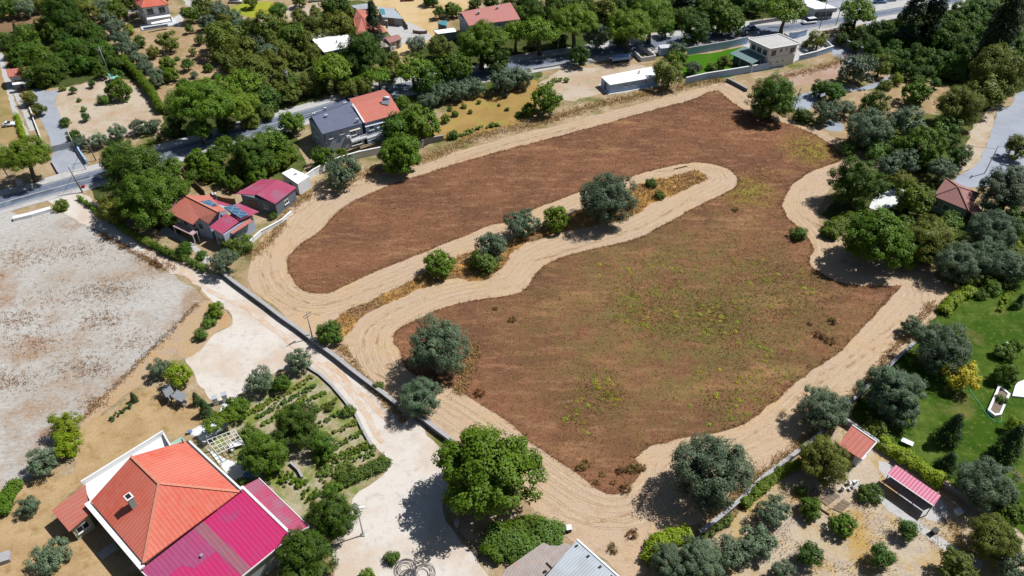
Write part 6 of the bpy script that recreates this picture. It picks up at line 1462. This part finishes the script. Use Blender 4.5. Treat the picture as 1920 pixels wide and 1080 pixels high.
# ---------------------------------------------------------------- trees: species, photo x, y, crown width, what singles it out
T = '''
O 1140 372 112|big grey-green olive on the island, casting a dark shadow on the mown band
F 1044 409 52|round bright green bush-tree between two olives on the island
O 980 418 62|thin olive left of the round bright tree on the island
O 920 462 66|olive with a pale crown at the lower end of the island
S 908 492 58|dark shaggy bush at the foot of the lowest island olive
F 824 494 58|bright broad-leaved bush at the lower end of the island
S 1222 344 24|small green shrub among the dry stalks of the island
S 1238 366 22|grey-green shrub on the lower edge of the island
B 617 624 54|dark green bushy tree at the bend of the stone wall
S 709 724 24|small round bush leaning over the stone wall
O 820 652 122|biggest olive of the near field, tall and half silvery, by the wall|1.15
O 788 745 84|olive hanging over the end of the long stone wall
F 912 882 205|huge bright green tree shading the gravel lane at the bottom
O 1335 885 160|great round olive at the bottom right of the brown field
S 1500 437 34|small green bush alone at the edge of the brown field
B 1606 343 102|dense dark round tree at the notch of the mown band
F 1645 447 132|large deep green fig at the tip of the mown band bend
W 1742 448 100|olive-brown bushy tree between the big fig and the cottage
F 1716 372 66|tall green tree between the white parasol and the cottage
O 1795 490 88|olive beside the last bend of the mown band
O 1856 482 84|olive right of the one at the last bend of the mown band
O 1862 432 92|pale olive directly below the cottage
O 1893 362 120|large olive overhanging the right side of the cottage
B 1890 415 70|dark tree in the shadow under the large cottage olive
O 1905 500 66|olive at the right edge above the lawn
Y 1880 510 30|lime globe shrub in the shade under the right edge olives
Y 1905 458 24|small lime shrub between the olives under the cottage
B 1450 183 92|dense round dark tree at the far corner of the mown field
O 1607 127 66|tall silvery olive by the dark citrus grove wall
W 1650 122 46|ochre-green tree right of the tall silvery olive
B 1541 165 40|dark bush-tree beside the bend of the pale side lane
B 1566 172 46|dark bushy tree below the tall silvery olive
O 1550 208 52|grey olive above the small side paving
S 1506 217 38|dark bush at the lower end of the pale side lane
O 1585 202 40|narrow grey olive left of the clearing
B 1643 194 58|dark green tree with a grey top at the clearing
O 1630 240 88|grey olive above the right end of the mown field
O 1700 228 72|dark olive in the middle of the clearing trees
F 1718 174 52|compact green tree alone in the clearing with its shadow
C 1755 155 22|tiny round tree behind the compact green tree in the clearing
W 1800 198 86|olive-brown tree at the upper side of the paved drive
W 1846 176 76|olive-brown tree reaching the top of the paved drive
W 1872 132 112|wide olive-brown tree above the paved drive shadow
S 1773 236 58|green shrub between clearing and stone verge
F 1730 275 88|wide leafy green tree left of the stone verge
S 1655 268 56|dense shrub tree behind the dark round tree
O 1664 312 52|grey olive behind the dark round tree
O 1697 302 58|silvery olive between green trees above the paved court
W 1690 335 44|dull green tree just above the paved court
B 1800 290 46|dark bush beside the stone verge of the drive
B 1788 262 30|small dark bush up the stone verge of the drive
O 1768 318 54|dark grey olive just above the cottage roof
W 1910 275 52|ochre tree cut by the right edge over the paved drive
S 1659 160 26|bright low shrub beside the pale side lane end
Y 1682 148 26|yellow-green bush at the end of the citrus wall
O 1762 650 112|olive on the upper lawn next to the broken wall
O 1672 735 118|largest lawn olive, dark crown over the broken wall
O 1694 772 70|lower olive of the lawn with a bluish drooping crown
O 1543 765 96|olive on the field side of the broken wall
A 1805 704 68|yellow-leaved small tree on the lawn encircled by a hose
O 1712 612 44|small olive against the upper lawn boundary
T 1786 805 62|dark conical conifer in the middle of the lawn
T 1780 866 52|clipped dark ball conifer near the lime hedge|.75
T 1897 830 70|dark conifer with a bright top near the right edge
O 1850 908 112|wide airy olive at the bottom of the lawn
S 1640 805 46|pale plume-like shrub behind the tiled shed
S 1665 822 24|dark flowering shrub beside the white low table
B 1888 700 48|palm-like dark green plant by the white terrace corner
S 1885 660 42|dark clipped shrub in the lawn flower bed
F 1905 648 26|small leafy plant at the back of the lawn flower bed
S 1877 750 24|rosette plant inside the white-edged planter
T 1912 565 26|dark topiary at the upper right lawn edge
Y 1903 800 40|bright lime bush at the right edge of the lawn
S 1838 552 26|grey shrub under the lime hedge row
F 1852 528 30|bright bushy plant above the lime hedge row
W 1545 862 100|broad olive-green tree shading the terrace chairs
S 1503 920 26|small bushy plant left of the plank platforms
S 1630 925 46|spiky dark plant between plank platforms and path
F 1580 983 48|small green tree below the plank platforms with shadow
C 1701 991 44|small citrus tree beside the concrete path with a dark shadow
C 1655 1042 54|small leafy tree lowest in the middle of the olive plot
C 1518 1040 54|small dark tree with grey base in the olive plot
O 1422 1015 72|thin olive in the left of the olive plot
O 1452 958 62|thin olive below the creeper hedge
F 1520 955 44|bright young tree left of the plank platforms edging
O 1255 1055 80|silvery olive at the bottom edge by the reed bank
O 1310 1050 92|blue-grey olive beside the reed bank
O 1372 1035 72|olive below the creeper at the bottom edge
O 1470 1072 50|pale small olive at the bottom edge of the plot
W 1790 1062 78|shady tree at the bottom edge over the path end
W 1865 1012 100|large ochre-green tree in the bottom right corner
F 1895 960 56|bright leafy tree just below the lawn olive
O 1905 1060 70|grey olive in the extreme bottom right corner
B 622 968 98|dense dark tree touching the right end of the magenta roof
B 572 1044 118|dark large-leaved tree below the magenta roof edge
S 735 1047 32|spindly bush above the pipe coils
S 690 1078 32|small yellow-green bush left of the pipe coils
B 556 795 90|airy dark green tree in the middle of the vegetable plot
B 492 850 94|wide fruit tree beside the white pergola terrace
B 601 836 58|dark citrus-like tree in the lower vegetable plot
F 443 767 48|bright leafy tree right of the white gate pillars
O 488 714 56|olive bush at the upper corner of the vegetable plot
F 526 720 38|yellow-green bush beside the olive of the vegetable plot
O 560 675 52|small pale olive at the top of the lane edging
S 654 770 28|green bush on the lane edging
S 618 765 18|little crop bush near the lane edging
S 470 815 46|dark plant bed behind the pergola vine
Y 335 703 54|tall lime-yellow conifer beside the garden swings|1.25
O 298 690 44|grey olive left of the lime conifer
T 384 765 34|clipped dark bush at the end of the garden swings
T 368 748 26|clipped dark bush next to the lime conifer
F 403 582 34|bright green young tree on the straw verge
S 390 604 28|grey-green shrub below the bright young tree on the verge
S 375 628 30|dark grey shrub lowest on the straw verge
Y 122 800 64|lime globe conifer, upper of the pair by the stony lot
Y 124 835 58|lime globe conifer, lower of the pair by the stony lot
O 80 865 62|dark olive bush left of the lime conifers
T 250 745 20|little clipped green ball on the dry lawn
O 52 948 42|small olive on the left dry yard
O 92 1045 70|airy olive at the bottom left yard
S 455 905 28|flowering low shrub between house wall and terrace
B 262 330 130|big dark broadleaf tree beside the main road and lane
B 285 375 120|lower half of the broadleaf clump beside the lane
B 225 300 80|upper left tree of the broadleaf clump by the road
W 208 390 62|autumn-tinted tree at the left of the broadleaf clump
S 115 383 30|pink-flowered bush at the end of the white slab bench
B 345 468 32|small dark bush on the lane behind the patio
O 416 492 56|grey olive at the head of the stone wall
S 450 460 44|leafy bush right of the solar panel house
F 405 292 44|pale green fig beside the road above the board fence
F 372 300 44|leafy fig left of the pale green fig
W 440 315 44|light small tree in the yard above the magenta garage
B 468 292 86|dark dense tree left of the grey roofed house
B 506 268 70|second dark tree left of the grey roofed house
F 545 230 52|broad green tree at the road above the grey roofed house
F 520 280 52|leafy tree against the shaded wall of the grey roofed house
F 606 294 46|green fig inside the white garden wall
F 641 289 26|small green bush inside the white garden wall
O 640 320 72|grey-green bush growing outside the white garden wall
F 750 288 88|large leafy bush covering the end of the white garden wall
B 748 240 68|dark tree in front of the terracotta roofed house
F 782 232 76|tall bright tree right of the terracotta roofed house
F 755 190 26|round bush behind the terracotta roof by the road
P 772 128 72|umbrella pine with bare trunk beside the side road
W 827 88 52|ochre-green tall tree behind the umbrella pine
F 850 128 74|leafy green tree over the main road by the umbrella pine
P 902 76 94|wide domed umbrella pine in front of the pink roofed house
P 880 95 44|small pine in front of the wide domed pine
B 930 110 62|dark tree between the pines over the main road
P 968 62 62|pine touching the right end of the pink roofed house
P 1012 58 78|pine leaning over the main road beside the street lamp
P 1078 42 88|broad pine right of the street lamp
O 1120 68 56|tall grey-green tree between two broad pines
B 1088 103 46|dark rounded bush at the roadside above the parking yard
P 1180 52 88|broad pine shading the flatbed trailer
P 1222 28 90|bright tall pine above the dirt bank
W 1130 18 64|brownish tree at the top between two pines
B 1303 52 64|dark tree over the far footpath
F 1352 34 74|tall leaning tree above the black car
P 1474 20 78|tall pine with a slanting bare trunk by the road
P 1608 22 70|broad pine near the citrus grove at the road bend
K 1284 8 38|very dark cypress behind the roadside trees at the top|.5
B 680 100 88|dense dark tree below the white L-shaped roof
P 622 128 74|bright tall pine below the white L-shaped roof
P 710 142 46|small pine at the road left of the umbrella pine
B 551 66 58|very dark tree left of the white L-shaped roof
W 627 45 66|autumn-tinted round tree behind the white L-shaped roof
B 628 12 66|dark tree at the top behind the autumn-tinted tree
B 520 20 42|dark upright tree at the top by the yellow meadow
W 498 48 66|olive-brown tree below the yellow meadow
K 700 45 27|lone black-green cypress in front of the farmhouse
O 783 82 38|small olive on the yard below the farmhouse
F 848 18 32|green bush tree in the sandy yard
C 823 22 26|palm-like green bush beside the sandy yard
B 808 -4 32|dark tree over the dark car at the top
O 805 188 38|olive at the roadside above the ochre plot
O 832 172 46|second olive above the ochre plot from the left
O 862 168 46|third olive above the ochre plot from the left
O 892 160 40|slender olive behind the ochre plot saplings
O 942 150 58|grey olive at the road above the ochre plot
O 975 142 50|olive at the right end of the ochre plot row
B 802 150 62|dark tree under the umbrella pine by the road
F 1022 186 58|conical leafy bush at the right end of the ochre plot|1.2
F 990 205 30|low green bush beside the conical leafy bush
W 1256 135 62|mixed green tree against the right end of the white shed
O 1270 92 36|grey olive over the site cabin
F 1270 112 40|bushy green tree between cabin and bright lawn
S 1311 126 16|small grey bush on the bright lawn
S 1336 125 24|green border bush on the bright lawn
W 1358 117 30|autumn-tinted small tree left of the green porch
W 1535 74 40|ochre-green tree right of the villa
S 1512 82 18|small dark bush beside the villa
O 1300 128 30|shrubby grey bush by the blue-white wall
K 1713 28 40|slim black cypress, left of the pair at the top right|1.05
K 1752 24 40|slim black cypress, right of the pair at the top right|1.05
K 1880 55 54|tall leaning-looking black cypress near the right edge|1.1
P 373 192 118|great umbrella pine beside the gravel garden
P 446 200 80|umbrella pine at the road, right of the great pine
P 446 158 76|bright domed pine behind the roadside pines
P 373 243 52|small ochre pine in front over the shaded road
B 330 228 40|dark shrub tree at the corner of the gravel garden
F 345 160 30|small leafy tree above the great umbrella pine
S 500 190 66|grey-green bushy tree beside the side road
W 480 160 60|olive-brown tree above the side road
P 45 292 94|umbrella pine at the left edge beside the driveway
W 52 182 32|thin tree beside the driveway behind the small house
W 73 205 28|almond-like tree with pale trunk on the driveway edge
S 122 229 24|round bush on the edge of the gravel garden
C 159 218 18|small clipped tree in the gravel garden middle
S 157 205 13|tiny green shrub above the small clipped tree
S 195 187 26|tall spiky plant alone in the gravel garden
S 148 188 10|tiny young plant in the gravel garden
C 136 168 15|young tree at the upper gravel garden
S 117 166 14|red-green shrub at the head of the driveway
C 172 156 16|young citrus near the head of the gravel garden
F 224 168 46|leafy tree beside the turquoise garden shelter
B 138 255 30|dark bush at the right side of the driveway gate
O 153 266 26|grey olive bush beside the dark gate bush
O 183 263 34|rounded olive bush, third from the gate
O 219 247 36|olive bush with a dark top, fourth from the gate
O 261 238 34|olive bush, fifth from the gate
O 287 236 30|olive bush nearest the great umbrella pine
F 215 22 46|bright green tree left of the pale carport
Y 241 55 24|yellow-green bush left of the white red-roofed villa
O 190 14 38|olive at the top of the long olive row
O 200 34 36|second olive from the top of the long olive row
O 213 52 38|third olive from the top of the long olive row
O 226 70 38|fourth olive from the top of the long olive row
O 240 90 38|fifth olive from the top of the long olive row
O 258 110 34|sixth olive from the top of the long olive row
O 272 124 32|seventh olive from the top of the long olive row
O 287 138 30|eighth olive from the top of the long olive row
O 294 152 28|last olive of the long olive row
B 12 14 46|dark tree in the extreme top left corner
O 47 14 40|grey tree at the top beside the brown field
B 118 25 80|dark broad tree at the top left behind the grove
W 160 22 52|olive-brown tree right of the dark broad tree
T 28 52 14|little dark conifer at the edge of the brown field
W 78 48 32|scrubby tree at the corner of the brown field
S 55 58 40|low green scrub below the brown field
W 314 78 42|airy tree in the orchard below the villa terrace
W 286 97 26|pale leafy tree left of the airy orchard tree
B 262 77 26|dark small tree under the villa terrace corner
C 353 54 18|small round tree on the right of the villa terrace
B 375 74 22|dark round tree in the upper right of the orchard
S 332 110 12|tiny bush in the middle of the orchard
F 314 120 34|bright orchard tree, left of the middle
C 351 120 26|dark-crowned orchard tree with a clear shadow
F 321 140 30|bright orchard tree in the lower row
F 391 127 18|little round orchard tree near the brown tree mass
C 407 145 20|little dark orchard tree in the lower right
O 364 140 16|small grey sapling in the lower orchard
W 361 97 16|nearly bare greyish tree in the orchard
W 424 70 76|large olive-brown tree right of the villa orchard
W 448 96 66|second olive-brown tree right of the villa orchard
W 478 130 66|ochre-green tree above the bright domed pine
O 388 42 36|grey olive beside the pale top track
B 357 26 38|dark tree right of the white red-roofed villa
O 410 18 40|grey olive right of the pale top track
O 437 32 38|second grey olive right of the pale top track
O 450 48 34|third grey olive right of the pale top track
O 478 78 36|olive between the olive-brown trees
O 502 96 40|grey tree left of the transformer pole reeds
B 380 5 40|dark tree at the top beside the pale track
F 836 222 18|small bright sapling with the clearest shadow on the ochre plot
F 853 213 13|second small sapling from the left on the ochre plot
S 844 204 12|dark little bush at the upper left of the ochre plot
S 870 199 13|dark little bush in the upper middle of the ochre plot
F 882 209 9|tiny round sapling in the middle of the ochre plot
F 898 191 9|tiny yellow-green sapling near the olives of the ochre plot
S 936 197 7|tiniest sapling on the right of the ochre plot
S 951 205 10|small dark sapling on the right of the ochre plot
O 947 178 12|small grey sapling at the upper right of the ochre plot
O 915 176 14|small olive sapling behind the ochre plot
S 973 214 16|low green bush at the right edge of the ochre plot
S 849 254 24|weedy bush at the lower left edge of the ochre plot
S 668 316 20|low bush at the foot of the outer wall bush
S 435 420 26|climbing shrub beside the magenta roof porch
S 512 405 18|green weed bush at the white low wall
S 428 455 36|dark shrub in front of the solar panel house
S 350 458 20|small patio shrub at the lane
S 378 478 24|patio hedge bush at the lane
'''
for ln in T.strip().split('\n'):
    f = ln.split('|'); sp, x, y, w = f[0].split()
    plant(sp, float(x), float(y), float(w), f[1], float(f[2]) if len(f) > 2 else 1.0)
# groves whose trees nothing tells apart
def grove(sp, pts, label, group):
    for x, y, w in pts: plant(sp, x, y, w, label, rng.uniform(.9, 1.1), group)
grove('B', [(1590,52,34),(1578,72,30),(1612,66,34),(1640,54,32),(1662,50,32),(1650,72,34),(1675,88,36),(1692,76,32),(1635,92,38),(1660,104,36),(1690,106,36),(1715,95,34),(1740,102,36),(1725,118,30),(1755,120,34),(1700,130,34),(1738,134,34),(1772,134,32),(1786,108,30),(1762,74,44),(1790,62,52),(1812,88,50),(1836,72,50),(1820,48,46),(1772,46,40),(1852,46,42),(1896,62,44),(1906,92,48),(1690,38,34),(1718,74,34),(1680,66,30),(1705,60,30),(1885,30,60),(1840,20,60),(1795,22,44),(1800,120,36),(1720,150,26),(1828,110,36),(1668,120,28)],
  'dark green citrus tree in the dense grove behind the dark wall', 'dense citrus grove at the top right')
grove('B', [(50,76,56),(25,90,36),(72,108,58),(86,134,54),(150,58,46),(140,86,46),(164,94,46),(192,96,46),(152,120,40),(113,92,32),(40,120,30),(205,112,34),(60,140,46),(105,120,40),(175,62,38),(130,110,36),(180,120,34)],
  'dark tree of the dense grove behind the small red-roofed house', 'dense grove at the top left')
grove('B', [(1000,18,50),(1035,12,50),(1065,10,44),(975,25,44),(1095,8,44),(1160,6,50),(1255,5,46),(1310,12,46),(1035,32,40),(955,8,36),(1335,4,50),(1420,12,40),(1385,6,44),(1275,30,40),(1250,52,36),(1540,-6,30),(920,2,36),(890,6,30)],
  'dark tree in the wooded strip behind the roadside pines', 'wooded strip at the top')
grove('B', [(985,5,44),(1045,-4,44),(1110,28,36),(1145,30,44),(1195,8,50),(1230,-2,46),(1290,30,40),(1330,22,44),(1400,2,44),(1440,-4,40),(1375,28,36),(1010,30,36),(940,24,32),(960,40,30),(1165,72,36),(1050,75,34),(1000,78,30),(1340,-8,44),(1505,-8,30)],
  'dark tree in the wooded strip behind the roadside pines', 'wooded strip at the top')
grove('B', [(1700,46,34),(1730,58,32),(1660,70,30),(1625,78,32),(1605,86,30),(1745,116,32),(1770,108,34),(1795,138,32),(1715,138,30),(1682,120,30),(1800,100,40),(1830,92,44),(1780,78,40),(1850,66,44),(1870,80,44),(1825,30,50),(1865,20,50),(1905,30,50),(1900,110,44),(1760,30,40),(1790,40,40)],
  'dark green citrus tree in the dense grove behind the dark wall', 'dense citrus grove at the top right')
grove('B', [(60,92,44),(100,128,44),(118,108,34),(80,150,30),(30,106,34),(180,74,40),(206,96,34),(220,118,30),(160,108,40),(120,70,40),(100,60,40),(190,134,30),(218,140,30),(10,76,34),(45,100,40)],
  'dark tree of the dense grove behind the small red-roofed house', 'dense grove at the top left')
grove('W', [(392,20,36),(420,40,36),(400,75,36),(410,100,40),(432,118,44),(455,140,40),(500,110,40),(520,85,40),(505,70,36),(540,105,36),(470,50,36),(490,165,44),(520,170,44),(545,175,40),(575,160,44),(600,150,40),(650,165,40),(685,160,36),(735,140,34),(590,95,30),(575,75,34),(600,70,36),(650,22,40),(580,40,36),(560,30,34),(530,50,36),(660,60,36),(725,120,30),(740,108,28)],
  'leafy olive-brown tree in the belt between the villa orchard and main road', 'tree belt beside the side road')
grove('S', [(345,180,40),(330,200,36),(420,235,40),(470,225,40),(325,245,30),(400,165,36),(300,150,24),(500,215,34)],
  'bushy undergrowth shrub around the umbrella pines', 'shrubs around the umbrella pines')
grove('S', [(1590,280,36),(1610,265,40),(1640,285,44),(1675,285,44),(1760,265,40),(1750,300,44),(1690,430,60),(1720,470,50),(1780,420,50),(1700,490,44),(1765,460,50),(1820,520,40),(1860,540,34),(1900,430,60),(1890,470,50)],
  'green shrub filling the gaps between the trees right of the field', 'shrubs right of the field')
grove('F', [(345,350,34),(395,320,40),(420,335,34),(440,345,30),(360,330,30),(480,330,40),(530,300,40),(500,310,40),(545,290,30),(320,315,40),(420,270,36)],
  'leafy garden tree in the yards between the main road and the red roofs', 'yard trees above the red roofs')
grove('W', [(700,20,22),(585,100,36),(560,110,36),(600,115,30),(520,120,46),(500,140,44),(535,140,36),(655,75,30),(590,20,26)],
  'bushy olive-brown tree around the white L-shaped roof', 'bushy trees round the white roof')
grove('W', [(20,3,30),(80,4,40),(110,2,40),(260,5,44),(300,-6,40),(150,2,44),(230,2,40),(470,2,30),(560,0,30)],
  'scrubby tree along the top left edge of the photo', 'scrub along the top left edge')

# drop the kinds that were not planted
for key, L in PROTO.items():
    for r_ in L:
        if r_ not in used:
            for ch in list(r_.children): bpy.data.objects.remove(ch)
            bpy.data.objects.remove(r_)
